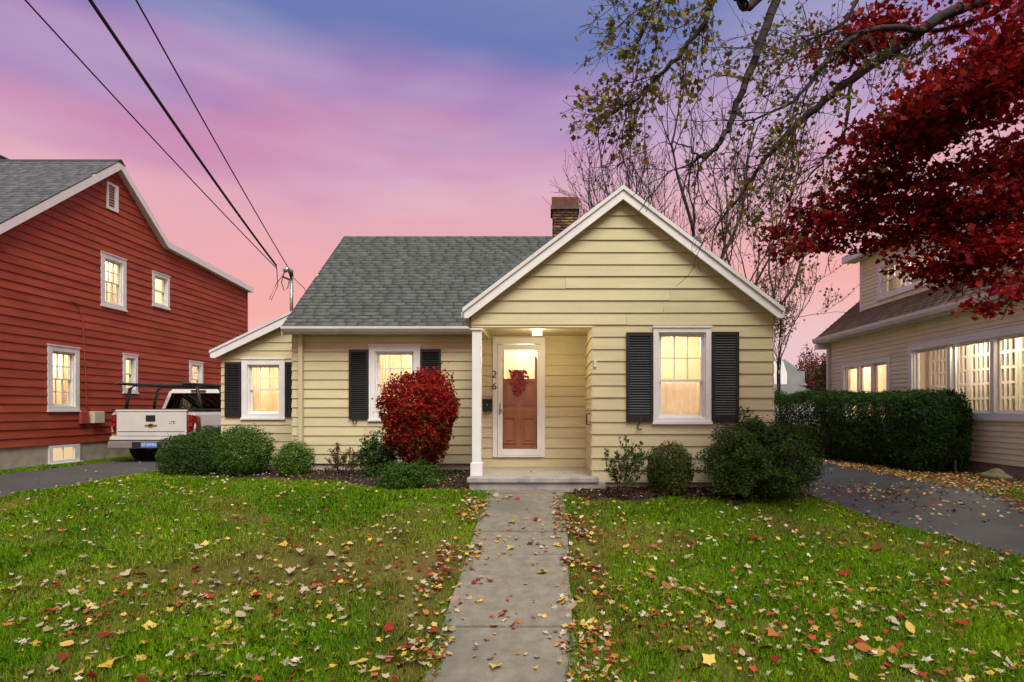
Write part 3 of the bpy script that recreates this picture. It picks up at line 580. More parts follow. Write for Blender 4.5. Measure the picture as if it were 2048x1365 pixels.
# left wing
wo = (XX(485, YW), XX(571, YW), ZZ(837, YW), ZZ(719, YW)); WXL = XX(443, YW)
leftwall = wall_sheet(ww, WXL, -4.87, 0.20, 2.5, [(wo[0] + .03, wo[1] - .03, wo[2] + .03, wo[3] - .03)], M_yel, 'left_wing_wall', YH)
def wzr(x): return 2.47 + 0.48 * (x + 6.88)
g = MB(); g.prism([(WXL + .02, YW, 2.40), (-4.87, YW, 2.40), (-4.87, YW, wzr(-4.87) - .1), (WXL + .02, YW, wzr(WXL) - .07)], (0, .11, 0)); g.build('wing_gable_panel', M_yel, leftwall)
op = window(YH, ww, *wo, trim=0.115, drap='side', power=14, split=0.5, room=(0.3, 0.2, 0.4, 0.3))
clapboards(leftwall, ww, 0.20, 3.30, 0.172, lambda z: WXL if z < 2.40 else -6.88 + (z - 2.41) / 0.48, lambda z: -4.88, [op], M_yel)
shutter(YH, ww, XX(452, YW), XX(484, YW), ZZ(834, YW), ZZ(725, YW)); shutter(YH, ww, XX(572, YW), XX(604, YW), ZZ(834, YW), ZZ(725, YW))
b = MB(); b.box(WXL, WXL + .12, YW + .12, 16.5, 0, 2.45); b.box(WXL, -4.87, 16.5, 16.62, 0, 2.45); b.build('wing_walls', M_yel, YH)
r = MB(); r.prism([(-6.98, 11.86, wzr(-6.98)), (-4.86, 11.86, wzr(-4.86)), (-4.86, 11.86, wzr(-4.86) - .09), (-6.98, 11.86, wzr(-6.98) - .09)], (0, 4.9, 0)); wroof = r.build('wing_roof', M_deck, YH)
r = MB(); r.prism([(-6.99, 11.82, wzr(-6.99) - .01), (-4.86, 11.82, wzr(-4.86) - .01), (-4.86, 11.82, wzr(-4.86) - .20), (-6.90, 11.82, wzr(-6.9) - .20), (-6.99, 11.82, wzr(-6.99) - .14)], (0, .038, 0)); r.build('rake_board', M_white, wroof)
r = MB(); r.prism([(-7.0, 11.80, wzr(-7.0) + .005), (-4.86, 11.80, wzr(-4.86) + .005), (-4.86, 11.80, wzr(-4.86) - .045), (-7.0, 11.80, wzr(-7.0) - .045)], (0, .019, 0)); r.build('rake_moulding', M_whited, wroof)
# ---------------------------------------------------------------- red house
RH = empty('red_house', (-13.0, 15.5, -0.08), 'barn red clapboard house with white trimmed lit windows and steep grey gable', 'house')
RWX = -11.3
wq = Wall((RWX, 0, 0), (0, 1, 0), (1, 0, 0))
def ry(px): return 11.3 * FPX / (VX - px)
def rz(px, py): return ZZ(py, ry(px))
RR = [(10.0, 3.62), (14.9, 7.66), (16.75, 6.12), (21.55, 5.78)]
def rtop(y): return float(np.interp(y, [p[0] for p in RR], [p[1] for p in RR]))
wins = dict(A=(ry(93), ry(156), 1.18, 2.66), B=(ry(200), ry(250), 3.83, 5.17), C=(ry(303), ry(337), 4.17, 5.13), D=(ry(244), ry(273), 1.66, 2.68), E=(ry(377), ry(404), 1.62, 2.72))
vent = (ry(211), ry(234), 6.33, 7.02)
ops = [(a + .03, b - .03, c + .03, d - .03) for (a, b, c, d) in wins.values()]
RB = 0.41
rwall = wall_sheet(wq, 10.2, 21.4, RB, 3.75, [o for o in ops if o[3] < 3.2], M_red, 'side_wall', RH)
mid = wall_sheet(wq, 11.95, 21.4, 3.75, 5.20, [o for o in ops if o[2] > 3.5], M_red, 'upper_side_wall', RH)
g = MB(); g.prism([wq.p(10.4, 3.75), wq.p(11.95, 3.75), wq.p(11.95, 5.08)], (-0.12, 0, 0)); g.build('eave_panel', M_red, rwall)
g = MB(); g.prism([wq.p(12.05, 5.20), wq.p(21.4, 5.20), wq.p(21.4, 5.66), wq.p(16.75, 6.0), wq.p(14.9, 7.52)], (-0.12, 0, 0)); g.build('gable_panel', M_red, rwall)
cops = []
cfg = dict(A=dict(up=(3, 2), low=(3, 2), drap='side', power=20), B=dict(up=(3, 2), low=(3, 2), drap='side', power=20), C=dict(up=(1, 1), low=(1, 1), drap='shade', power=14), D=dict(up=(1, 1), low=(1, 1), drap='shade', power=14), E=dict(up=(3, 2), low=(1, 1), drap='side', power=14))
for k, v in wins.items():
    tw = 0.12 if k in 'AB' else 0.09
    cops.append(window(RH, wq, *v, trim=tw, depth=1.4, split=0.5, mun=0.024, m=M_whited, furn=k in 'AB', **cfg[k]))
def rl(z):   # near end follows the near roof slope
    return max(10.2, float(np.interp(z, [3.5, 7.58], [10.0, 14.9])))
def rr_(z):
    return 21.4 if z < 5.68 else (float(np.interp(z, [5.68, 6.02], [21.4, 16.75])) if z < 6.02 else float(np.interp(z, [6.02, 7.58], [16.75, 14.9])))
clapboards(rwall, wq, RB, 7.5, 0.184, rl, rr_, cops + [vent], M_red, maxlen=5.0, butt=0.028)
f = MB(); wq.box(f, 10.22, 21.38, -0.5, RB, -0.2, -0.015); f.build('foundation', M_found, RH)
# basement window: frame proud of the foundation
v = (ry(97), ry(158), -0.04, 0.385); f = MB()
for (a0, a1, z0, z1) in ((v[0], v[0] + .08, v[2], v[3]), (v[1] - .16, v[1], v[2], v[3]), (v[0] + .08, v[1] - .16, v[3] - .06, v[3]), (v[0] + .08, v[1] - .16, v[2], v[2] + .08)): wq.box(f, a0, a1, z0, z1, -0.014, 0.03)
bw = f.build('basement_window', M_whited, RH)
f = MB(); wq.box(f, v[0] - .02, v[1] + .02, v[2] - .03, v[2] + .02, -.01, .09); f.build('sill', M_whited, bw)
bm_lit = emit_mat('lit_basement_glass', (1.0, 0.72, 0.38), 0.30)
a0, a1 = v[0] + .08, v[1] - .16
for i in range(2):
    f = MB(); wq.box(f, a0 + (a1 - a0) * i / 2 + .012, a0 + (a1 - a0) * (i + 1) / 2 - .012, v[2] + .08, v[3] - .06, -0.013, -0.006); f.build('pane', bm_lit, bw)
f = MB(); wq.box(f, (a0 + a1) / 2 - .014, (a0 + a1) / 2 + .014, v[2] + .08, v[3] - .06, -0.013, .01); f.build('muntin', M_white, bw)
# louvred vent
f = MB(); t = 0.06
for (p0, p1, q0, q1) in ((vent[0], vent[0] + t, vent[2], vent[3]), (vent[1] - t * 1.6, vent[1], vent[2], vent[3]), (vent[0] + t, vent[1] - t * 1.6, vent[3] - t, vent[3]), (vent[0] + t, vent[1] - t * 1.6, vent[2], vent[2] + t)): wq.box(f, p0, p1, q0, q1, -.02, .045)
vo = f.build('gable_vent', M_white, RH)
f = MB(); wq.box(f, vent[0] + t, vent[1] - t * 1.6, vent[2] + t, vent[3] - t, -.11, -.09); f.build('vent_back', M_black, vo)
for i in range(8):
    zc = vent[2] + t + (vent[3] - vent[2] - 2 * t) * (i + .5) / 8; f = MB(); a0, a1 = vent[0] + t, vent[1] - t * 1.6
    f.prism([wq.p(a0, zc + .03, -.05), wq.p(a0, zc - .02, .02), wq.p(a0, zc - .012, .022), wq.p(a0, zc + .038, -.048)], wq.u * (a1 - a0)); f.build('slat', M_whited, vo)
# roof: slab following the profile, runs back along -X
r = MB(); th = 0.12; prof = RR
pts = [(RWX + 0.16, y, z) for y, z in prof] + [(RWX + 0.16, y, z - th) for y, z in reversed(prof)]
pts = [pts[0], pts[1], pts[2], pts[3], pts[4], pts[5], pts[6], pts[7]]
r.prism(pts, (-9.5, 0, 0)); rroof = r.build('roof', M_deck, RH)
for i in range(3):
    (y0, z0), (y1, z1) = RR[i], RR[i + 1]; wv = 0.20
    r = MB(); r.prism([(RWX + .162, y0, z0 - .01), (RWX + .162, y1, z1 - .01), (RWX + .162, y1, z1 - wv - (.03 if i == 0 else 0)), (RWX + .162, y0, z0 - wv - (.03 if i == 1 else 0))], (.032, 0, 0)); r.build('rake_board', M_white, rroof)
    r = MB(); r.prism([(RWX + .002, y0, z0 - th - .003), (RWX + .002, y1, z1 - th - .003), (RWX + .002, y1, z1 - th - .07), (RWX + .002, y0, z0 - th - .07)], (.155, 0, 0)); r.build('soffit', M_whited, rroof)
dv = Vector((0, 4.9, 4.04)); 
shingle_roof(rroof, (RWX + .2, 10.0, 3.63), (-1, 0, 0), dv, 9.6, dv.length, 0.15, 0.22, 0.42, lambda a, s: s > 1.2, tint=(0.115, 0.125, 0.14))
r = MB(); r.prism([(RWX + .2, 14.75, 7.58), (RWX + .2, 14.9, 7.69), (RWX + .2, 15.05, 7.56)], (-9.5, 0, 0)); r.build('ridge_cap', M_deck, rroof)
b = MB(); b.box(-20.5, RWX - .12, 10.2, 10.32, -0.3, 3.7); b.box(-20.5, RWX - .12, 21.28, 21.4, -0.3, 5.6); b.box(-20.5, -20.38, 10.3, 21.3, -0.3, 5.0); b.build('other_walls', M_red, RH)
f = MB(); wq.box(f, 21.36, 21.44, RB, 5.62, -0.05, 0.035); f.build('corner_board', M_red, RH)
# chimney at the ridge
mb = MB(); mb.box(-16.4, -14.62, 15.0, 15.8, 6.6, 7.95); c = mb.build('chimney', mat('old_chimney_brick', (0.10, 0.045, 0.03), 0.9, 0.4, 8, 0.7, 30), RH)
mb = MB(); mb.prism([(-16.3, 15.05, 7.95), (-14.6, 15.05, 7.95), (-14.9, 15.05, 8.12), (-16.0, 15.05, 8.15)], (0, .7, 0)); mb.build('cap', M_mortar, c)
# service box with conduit
mb = MB(); wq.box(mb, 14.05, 14.38, 0.87, 1.16, 0.02, 0.17); sb = mb.build('meter_box', mat('beige_enamel', (0.52, 0.48, 0.36), 0.5, 0.1, 6), None, bevel=0.012)
tag(sb, 'beige electric meter box on the red clapboards near the tailgate', 'meter box')
mb = MB(); mb.tube([wq.p(13.5, 3.78, .06), wq.p(13.7, 3.72, .045), wq.p(13.86, 3.4, .035), wq.p(13.93, 2.4, .035), wq.p(13.98, 1.3, .035), wq.p(14.1, 1.1, .06)], 0.012, 6); mb.build('conduit', M_red, sb)
mb = MB(); wq.box(mb, 13.75, 13.98, 0.86, 1.15, .02, .10); mb.build('backing_box', M_red, sb, bevel=0.01)

# ---------------------------------------------------------------- tan neighbour house
TH = empty('tan_house', (11.0, 12.5, 0.0), 'tan clapboard house with white trim, brown shingle roof and big lit window', 'house')
TX = 8.0
wt = Wall((TX, 0, 0), (0, 1, 0), (-1, 0, 0))
def ty(px, X=TX): return X * FPX / (px - VX)
T0, T1, TB = 7.4, ty(1656), 0.235
pw = (ty(2110), ty(1819), 1.03, 2.66); tw = (ty(1783), ty(1686), 0.85, 2.47)
twall = wall_sheet(wt, T0, T1, TB, 3.2, [(pw[0] + .03, pw[1] - .03, pw[2] + .03, pw[3] - .03), (tw[0] + .03, tw[1] - .03, tw[2] + .03, tw[3] - .03)], M_tan, 'side_wall', TH)
o1 = window(TH, wt, *pw, trim=0.13, up=(1, 1), fixed=True, units=3, drap=None, power=13, depth=2.2, furn=True, trimtop=0.16, ldep=0.33, room=(.35, .8, .4, .35))
o2 = window(TH, wt, *tw, trim=0.13, up=(1, 1), low=(1, 1), units=3, split=0.55, drap='shade', power=30, depth=1.6, mun=0.02, room=(.02, .35, .4, .35))
M_lat = mat('white_lattice_paint', (0.82, 0.78, 0.68), 0.5, 0.04, 4)
a = pw[0] - .29; k = 0
while a < pw[1] - .05:      # french doors added behind the glass so lamps brighten their stiles, rails and bars
    fd = MB(); aw = 0.62
    wt.box(fd, a, a + .07, .6, 2.72, -.76, -.72); wt.box(fd, a + aw - .07, a + aw, .6, 2.72, -.76, -.72); wt.box(fd, a + .07, a + aw - .07, 2.6, 2.72, -.76, -.72); wt.box(fd, a + .07, a + aw - .07, .6, .85, -.76, -.72)
    door = fd.build('added_french_door', M_lat, TH)
    for q in range(1, 4): fd = MB(); x = a + .07 + (aw - .14) * q / 4; wt.box(fd, x - .027, x + .027, .85, 2.6, -.754, -.726); fd.build('glazing_bar', M_lat, door)
    for q in range(1, 6): fd = MB(); z = .85 + 1.75 * q / 6; wt.box(fd, a + .07, a + aw - .07, z - .025, z + .025, -.752, -.728); fd.build('glazing_bar', M_lat, door)
    a += aw + .012
ld = bpy.data.lights.new('added_room_light', 'POINT'); ld.energy = 9; ld.color = (1, .87, .66); ld.shadow_soft_size = .15; lo = bpy.data.objects.new('added_room_light', ld); lo.location = wt.p(9.6, 2.62, -.33); link(lo, TH)  # extra lamp added between glass and inner bars to brighten the bars
for k, (a, b) in enumerate(() and ((8.9, 9.05), (9.35, 9.48), (9.8, 10.05), (10.3, 10.42), (10.75, 10.95), (11.3, 11.5), (11.9, 12.0))): curtain(bpy.data.objects['window'] if False else TH, wt, a, b, 1.1, 2.6, -0.32 - 0.02 * (k % 2), waves=2, amp=0.01, n=10)
clapboards(twall, wt, TB, 3.16, 0.099, lambda z: T0, lambda z: T1, [o1, o2], M_tan, maxlen=9, butt=0.024)
f = MB(); wt.box(f, T0, T1 - .02, -0.5, TB, -0.2, -0.012); f.build('foundation', mat('tan_foundation', (0.25, 0.22, 0.17), 0.9, 0.25, 4, 0.4, 40), TH)
f = MB(); wt.box(f, T1 - .09, T1 + .02, TB, 3.16, -.05, .03); f.build('corner_board', M_white, TH)
b = MB(); b.box(TX + .12, 15.5, T1 - .12, T1, -.3, 3.2); b.box(TX + .12, 15.5, T0, T0 + .12, -.3, 3.2); b.box(15.4, 15.52, T0, T1, -.3, 3.2); b.build('other_walls', M_tan, TH)
EX, EZt, rs = 7.72, 3.24, 0.86; RXt = 11.75; RZt = EZt + rs * (RXt - EX)
M_brown = MATS['slate_grey_shingle']
r = MB(); r.prism([(EX, T0 - .3, EZt), (RXt, T0 - .3, RZt), (2 * RXt - EX, T0 - .3, EZt), (2 * RXt - EX, T0 - .3, EZt - .12), (RXt, T0 - .3, RZt - .12), (EX, T0 - .3, EZt - .12)], (0, T1 - T0 + .42, 0)); troof = r.build('roof', M_deck, TH)
dv = Vector((1, 0, rs)); shingle_roof(troof, (EX - .02, T0 - .3, EZt + .004), (0, 1, 0), dv, T1 - T0 + .44, 5.2, 0.14, 0.2, 0.34, lambda a, s: not (s > 1.0 and 10.7 < T0 - .3 + a < 15.2 and s < 3.2), tint=(0.17, 0.12, 0.075))
g = MB(); g.prism([(EX - .12, T0 - .3, EZt - .0), (EX - .01, T0 - .3, EZt - .0), (EX - .01, T0 - .3, EZt - .13), (EX - .08, T0 - .3, EZt - .13), (EX - .115, T0 - .3, EZt - .06)], (0, T1 - T0 + .44, 0)); g.build('gutter', M_gutter, TH)
g = MB(); g.box(EX, TX, T0 - .25, T1 + .05, EZt - .15, EZt - .13); g.build('soffit', M_whited, TH)
g = MB(); g.prism([(EX, T1 + .115, EZt - .01), (RXt, T1 + .115, RZt - .01), (RXt, T1 + .115, RZt - .2), (EX, T1 + .115, EZt - .2)], (0, .03, 0)); g.build('rake_board', M_white, troof)
g = MB(); g.box(EX - .06, TX - .03, T1 - .12, T1 + .1, EZt - .30, EZt - .16); g.build('cornice_return', M_white, TH)
g = MB(); wt.box(g, T1 - .2, T1 - .11, 0.1, 3.0, .03, .10); g.build('downspout', M_gutter, TH)
for o in (13.5, ): pass
# dormer
DXm = 8.4; wdm = Wall((DXm, 0, 0), (0, 1, 0), (-1, 0, 0)); d0, d1, dz0, dz1 = 10.5, ty(1722, DXm), 3.66, 5.28
dw = (ty(1932, DXm), ty(1757, DXm), 4.0, 4.93)
dwall = wall_sheet(wdm, d0, d1, dz0, dz1, [(dw[0] + .03, dw[1] - .03, dw[2] + .03, dw[3] - .03)], M_tan, 'dormer_wall', TH)
od = window(TH, wdm, *dw, trim=0.13, up=(2, 1), low=(1, 1), units=3, split=0.5, drap='side', power=22, depth=1.3, furn=False)
clapboards(dwall, wdm, dz0, dz1 - .04, 0.099, lambda z: d0, lambda z: d1, [od], M_tan, maxlen=9, butt=0.024)
b = MB(); b.prism([(DXm + .12, d1 - .1, 3.7), (DXm + .12, d1 - .1, 5.28), (10.6, d1 - .1, 5.7), (10.6, d1 - .1, 5.5)], (0, .1, 0)); b.prism([(DXm + .12, d0, 3.7), (DXm + .12, d0, 5.28), (10.6, d0, 5.7), (10.6, d0, 5.5)], (0, .1, 0)); b.build('dormer_cheek', M_tan, TH)
b = MB(); wdm.box(b, d1 - .07, d1 + .015, dz0, dz1 - .03, -.02, .03); b.build('dormer_corner_board', M_white, TH)
b = MB(); b.prism([(DXm - .32, d0 - .2, 5.26), (11.4, d0 - .2, 6.05), (11.4, d0 - .2, 6.17), (DXm - .32, d0 - .2, 5.38)], (0, d1 - d0 + .5, 0)); dro = b.build('dormer_roof', M_deck, TH)
b = MB(); b.box(DXm - .37, DXm - .322, d0 - .2, d1 + .3, 5.20, 5.385); b.build('fascia', M_white, dro)
b = MB(); b.box(DXm - .30, DXm, d0 - .2, d1 + .28, 5.215, 5.235); b.build('soffit', M_white, dro)
# rock at the foundation
bmr = bmesh.new(); bmesh.ops.create_icosphere(bmr, subdivisions=3, radius=1)
for v in bmr.verts:
    k = 1 + 0.18 * math.sin(v.co.x * 4.1 + 1) * math.cos(v.co.y * 3.3) + 0.1 * math.sin(v.co.z * 7); v.co = Vector((v.co.x * .20 * k, v.co.y * .36 * k, v.co.z * .17 * k))
me = bpy.data.meshes.new('boulder'); bmr.to_mesh(me); bmr.free(); me.materials.append(mat('mossy_rock', (0.19, 0.18, 0.10), 0.9, 0.35, 9, 0.6, 30))
for p in me.polygons: p.use_smooth = True
rk = link(bpy.data.objects.new('boulder', me)); rk.scale = (.8, .72, .8); rk.location = (7.45, 9.6, 0.06); tag(rk, 'low mossy rock at the near foot of the dark hedge', 'rock')

# ---------------------------------------------------------------- far white house and shed roof
FH = empty('far_house', (19.5, 46, 0), 'distant white house with gambrel roof beyond the hedge', 'house')
M_fw = mat('far_white_paint', (0.78, 0.77, 0.75), 0.7, 0.1, 0.6); M_fr = mat('far_green_roof', (0.22, 0.25, 0.24), 0.8, 0.15, 1.5); M_fg = mat('far_grey_roof', (0.13, 0.13, 0.13), 0.85, 0.15, 1.5)
FY = 46.0
def fp(px, py, dy=0): v = at(px, py, FY); return (v.x, FY + dy, v.z)
b = MB(); b.prism([fp(1500, 840), fp(1574, 840), fp(1574, 747), fp(1566, 722), fp(1540, 712), fp(1500, 722)], (0, 0.3, 0)); b.build('gable_wall', M_fw, FH)
b = MB(); b.prism([fp(1574, 771, .05), fp(1574, 745, .05), fp(1566, 720, .05), fp(1570, 719, .05), fp(1590, 733, .05), fp(1616, 771, .05)], (0, 0.35, 0)); b.box(at(1574, 0, FY).x, at(1614, 0, FY).x, FY + .4, FY + 8, ZZ(771, FY), ZZ(742, FY)); b.build('roof', M_fr, FH)
b = MB(); b.prism([fp(1574, 840, .2), fp(1609, 840, .2), fp(1609, 771, .2), fp(1574, 771, .2)], (0, 6, 0)); b.build('side_wall', M_fw, FH)
b = MB(); b.prism([fp(1480, 798, -5), fp(1596, 798, -5), fp(1580, 770, -1), fp(1480, 770, -1)], (0, 0, -.15)); b.build('lean_to_roof', M_fg, FH)
b = MB(); b.prism([fp(1480, 798, -4.8), fp(1594, 798, -4.8), fp(1594, 850, -4.8), fp(1480, 850, -4.8)], (0, .2, 0)); b.build('lean_to_wall', M_fw, FH)

# ---------------------------------------------------------------- pickup truck
TRK = empty('pickup_truck', (-9.57, 13.8, -0.10), 'white pickup truck with black ladder rack parked beside the red house', 'truck')
M_tw = mat('white_truck_paint', (0.60, 0.59, 0.56), 0.3, 0.05, 3, coat=0.5); M_tb = mat('black_plastic', (0.015, 0.015, 0.015), 0.5, 0.15, 10); M_ty = mat('tyre_rubber', (0.012, 0.012, 0.012), 0.85, 0.2, 20)
M_tl = mat('tail_lens_red', (0.17, 0.007, 0.006), 0.25, 0.1, 6, coat=0.6); M_tl2 = mat('tail_lens_bright', (0.26, 0.02, 0.01), 0.25, 0.1, 6, coat=0.6); M_chr = mat('bumper_chrome', (0.50, 0.49, 0.47), 0.28, 0.05, 5, metal=0.7); M_gold = mat('gold_badge', (0.45, 0.28, 0.06), 0.35, 0.1, 9, metal=0.6)
M_plate = mat('blue_plate', (0.10, 0.22, 0.55), 0.4, 0.1, 6); M_tg = glass_mat('truck_glass', 0.03, (0.03, 0.032, 0.035)); M_dash = mat('cab_dark', (0.02, 0.02, 0.022), 0.7, 0.1, 5)
tx, tyy, tz = TRK.location
def T(x, y, z): return (tx + x, tyy + y, tz + z)
def tbox(mb, x0, x1, y0, y1, z0, z1): return mb.box(tx + x0, tx + x1, tyy + y0, tyy + y1, tz + z0, tz + z1)
def shell(name, prof_x, y0, y1, m, bevel=0.0):   # cross-section (x,z) extruded along y
    mb = MB(); mb.prism([T(x, y0, z) for x, z in prof_x], (0, y1 - y0, 0)); return mb.build(name, m, TRK, bevel)
body = shell('bed', [(-1.0, .55), (-1.02, .9), (-1.0, 1.2), (-.93, 1.285), (.93, 1.285), (1.0, 1.2), (1.02, .9), (1.0, .55)], 0.07, 1.62, M_tw, 0.02)
mb = MB(); tbox(mb, -.84, .84, 0.0, 0.068, 0.66, 1.25); tg = mb.build('tailgate', M_tw, TRK, bevel=0.018)
mb = MB(); tbox(mb, -.86, .86, -.012, .066, 1.255, 1.30); mb.build('tailgate_cap', M_tw, tg, bevel=0.012)
mb = MB(); tbox(mb, -.80, .80, -.008, .0, .775, .783); mb.build('crease', M_tb, tg)
mb = MB(); tbox(mb, -.13, .10, -.012, .002, 1.02, 1.17); mb.build('handle', M_tb, tg, bevel=0.01)
mb = MB(); cxb = -.015; zb = .925
for (x0, x1, z0, z1) in ((-.15, .15, -.018, .018), (-.055, .055, -.042, .042)): mb.prism([T(cxb + x0 + .012, -.016, zb + z0), T(cxb + x1 - .005, -.016, zb + z0), T(cxb + x1 + .005, -.016, zb + z1), T(cxb + x0 + .02, -.016, zb + z1)], (0, .015, 0))
mb.build('gold_emblem', M_gold, tg)
text_obj('gold_badge', 'LTZ', 0.085, M_gold, Matrix.Translation(T(.50, -.004, 1.0)) @ Matrix.Rotation(R(90), 4, 'X'), tg)
for s in (-1, 1):
    mb = MB(); mb.prism([T(s * .845, .0, .72), T(s * .845, 0, 1.19), T(s * .99, .03, 1.17), T(s * 1.03, .10, 1.12), T(s * 1.035, .12, .80), T(s * .98, .03, .72)], (0, .16, 0)); tl = mb.build('tail_light', M_tl, TRK, bevel=0.01)
    mb = MB(); xa, xb = sorted((s * .86, s * .985)); tbox(mb, xa, xb, -.006, .02, .90, .98); mb.build('reflector', M_tl2, tl)
    mb = MB(); tbox(mb, min(s * .86, s * .92), max(s * .86, s * .92), -.006, .02, 1.02, 1.15); mb.build('reflector', M_tl2, tl)
mb = MB(); tbox(mb, -1.0, .9, .0, .06, .57, .655); mb.build('sill_panel', M_tw, TRK, bevel=0.012)
mb = MB(); mb.prism([T(-1.04, .10, .40), T(-1.04, .10, .56), T(-.93, -.13, .57), T(.93, -.13, .57), T(1.04, .10, .56), T(1.04, .10, .40)] if False else [T(-1.04, .12, .38), T(-.95, -.13, .38), T(.95, -.13, .38), T(1.04, .12, .38)], (0, 0, .17)); bump = mb.build('bumper', M_chr, TRK, bevel=0.02)
mb = MB(); mb.prism([T(-1.0, .1, .55), T(-.93, -.10, .55), T(.93, -.10, .55), T(1.0, .1, .55)], (0, 0, .02)); mb.build('bumper_step', M_tb, bump)
mb = MB(); tbox(mb, -.36, .34, -.145, -.128, .395, .535); mb.build('plate_recess', M_tb, bump)
mb = MB(); tbox(mb, -.14, .24, -.156, -.146, .405, .53); pl = mb.build('licence_plate', M_plate, bump)
text_obj('plate_lettering', 'AF·WM02', 0.085, M_white, Matrix.Translation(T(.05, -.157, .468)) @ Matrix.Rotation(R(90), 4, 'X'), pl, 0.001)
mb = MB(); tbox(mb, -.99, .99, .02, 1.66, 1.288, 1.325); mb.build('tonneau_cover', M_tb, TRK, bevel=0.012)
# cab with open window holes: lower body, pillars, roof
shell('cab_body', [(-1.0, .5), (-1.02, .9), (-.99, 1.22), (.99, 1.22), (1.02, .9), (1.0, .5)], 1.66, 3.9, M_tw, 0.02)
shell('hood', [(-.98, .5), (-1.0, .9), (-.93, 1.18), (.93, 1.18), (1.0, .9), (.98, .5)], 3.91, 5.5, M_tw, 0.03)
CB, CT, CZ0, CZ1 = .93, .76, 1.22, 1.80
cabm = MB()
for s in (-1, 1):
    cabm.hexa([T(s * CB, 1.68, CZ0), T(s * (CB - .09), 1.68, CZ0), T(s * (CB - .09), 1.80, CZ0), T(s * CB, 1.80, CZ0), T(s * CT, 1.80, CZ1), T(s * (CT - .09), 1.80, CZ1), T(s * (CT - .09), 1.9, CZ1), T(s * CT, 1.9, CZ1)])
    cabm.hexa([T(s * CB, 3.75, CZ0), T(s * (CB - .07), 3.75, CZ0), T(s * (CB - .07), 3.86, CZ0), T(s * CB, 3.86, CZ0), T(s * CT, 3.1, CZ1), T(s * (CT - .07), 3.1, CZ1), T(s * (CT - .07), 3.2, CZ1), T(s * CT, 3.2, CZ1)])
    cabm.hexa([T(s * CB, 2.7, CZ0), T(s * (CB - .05), 2.7, CZ0), T(s * (CB - .05), 2.8, CZ0), T(s * CB, 2.8, CZ0), T(s * CT, 2.6, CZ1), T(s * (CT - .05), 2.6, CZ1), T(s * (CT - .05), 2.7, CZ1), T(s * CT, 2.7, CZ1)])
cabm.hexa([T(-CT, 1.78, CZ1 - .05), T(CT, 1.78, CZ1 - .05), T(CT, 3.2, CZ1 - .03), T(-CT, 3.2, CZ1 - .03), T(-CT + .06, 1.84, CZ1 + .06), T(CT - .06, 1.84, CZ1 + .06), T(CT - .06, 3.1, CZ1 + .05), T(-CT + .06, 3.1, CZ1 + .05)])
cabm.build('cab_roof', M_tw, TRK, bevel=0.008)
mb = MB(); mb.prism([T(-CB + .085, 1.70, CZ0), T(CB - .085, 1.70, CZ0), T(CT - .085, 1.81, CZ1 - .04), T(-CT + .085, 1.81, CZ1 - .04)], (0, .01, 0)); mb.build('rear_window', M_tg, TRK)
for s in (-1, 1):
    mb = MB(); mb.prism([T(s * (CB - .02), 1.8, CZ0), T(s * (CB - .02), 3.78, CZ0), T(s * (CT - .02), 3.12, CZ1 - .02), T(s * (CT - .02), 1.9, CZ1 - .02)], (-s * .01, 0, 0)); mb.build('side_window', M_tg, TRK)
mb = MB(); mb.prism([T(-CB + .05, 3.84, CZ0), T(CB - .05, 3.84, CZ0), T(CT - .05, 3.18, CZ1 - .02), T(-CT + .05, 3.18, CZ1 - .02)], (0, .01, 0)); mb.build('windscreen', M_tg, TRK)
mb = MB(); tbox(mb, -.15, .25, 1.75, 1.79, CZ1 - .005, CZ1 + .035); mb.build('brake_light', M_tl, TRK)
for s in (-.42, .42):
    mb = MB(); tbox(mb, s - .24, s + .24, 2.35, 2.5, .9, 1.52); tbox(mb, s - .12, s + .12, 2.38, 2.46, 1.52, 1.68); mb.build('seat', M_dash, TRK, bevel=0.03)
def wheel(x, y):
    mb = MB(); n = 28; r0 = .40; prof = [(-.13, .24), (-.13, .36), (-.10, .395), (.10, .395), (.13, .36), (.13, .24)]
    vs = []; fs = []
    for i in range(n):
        a = 2 * math.pi * i / n; vs += [T(x + px, y + rr * math.cos(a), .40 + rr * math.sin(a)) for px, rr in prof]
    k = len(prof)
    for i in range(n):
        j = (i + 1) % n; fs += [(i * k + q, i * k + q + 1, j * k + q + 1, j * k + q) for q in range(k - 1)]
    mb.add(vs, fs, True); t = mb.build('tyre', M_ty, TRK)
    mb = MB(); mb.tube([T(x - .09, y, .40), T(x + .09, y, .40)], .25, 20); mb.build('rim', M_chr, t)
for x in (-.84, .84):
    for y in (.95, 4.55): wheel(x, y)
mb = MB(); tbox(mb, -.75, .75, .85, 1.05, .30, .48); tbox(mb, -.55, -.42, .1, 3.8, .42, .55); tbox(mb, .42, .55, .1, 3.8, .42, .55); tbox(mb, -.06, .06, -.05, .3, .34, .44); mb.build('chassis', M_tb, TRK)
rk_ = MB()
for y in (.45, 1.45):
    rk_.tube([T(-.93, y, 1.29), T(-.91, y, 1.5), T(-.83, y, 1.82), T(-.72, y, 1.91), T(.72, y, 1.91), T(.83, y, 1.82), T(.91, y, 1.5), T(.93, y, 1.29)], .038, 8)
for s in (-1, 1): rk_.tube([T(s * .80, -.05, 1.93), T(s * .80, 3.4, 1.93)], .035, 8)
rk_.tube([T(-.8, 3.3, 1.93), T(.8, 3.3, 1.93)], .03, 8)
rk_.build('ladder_rack', M_tb, TRK)

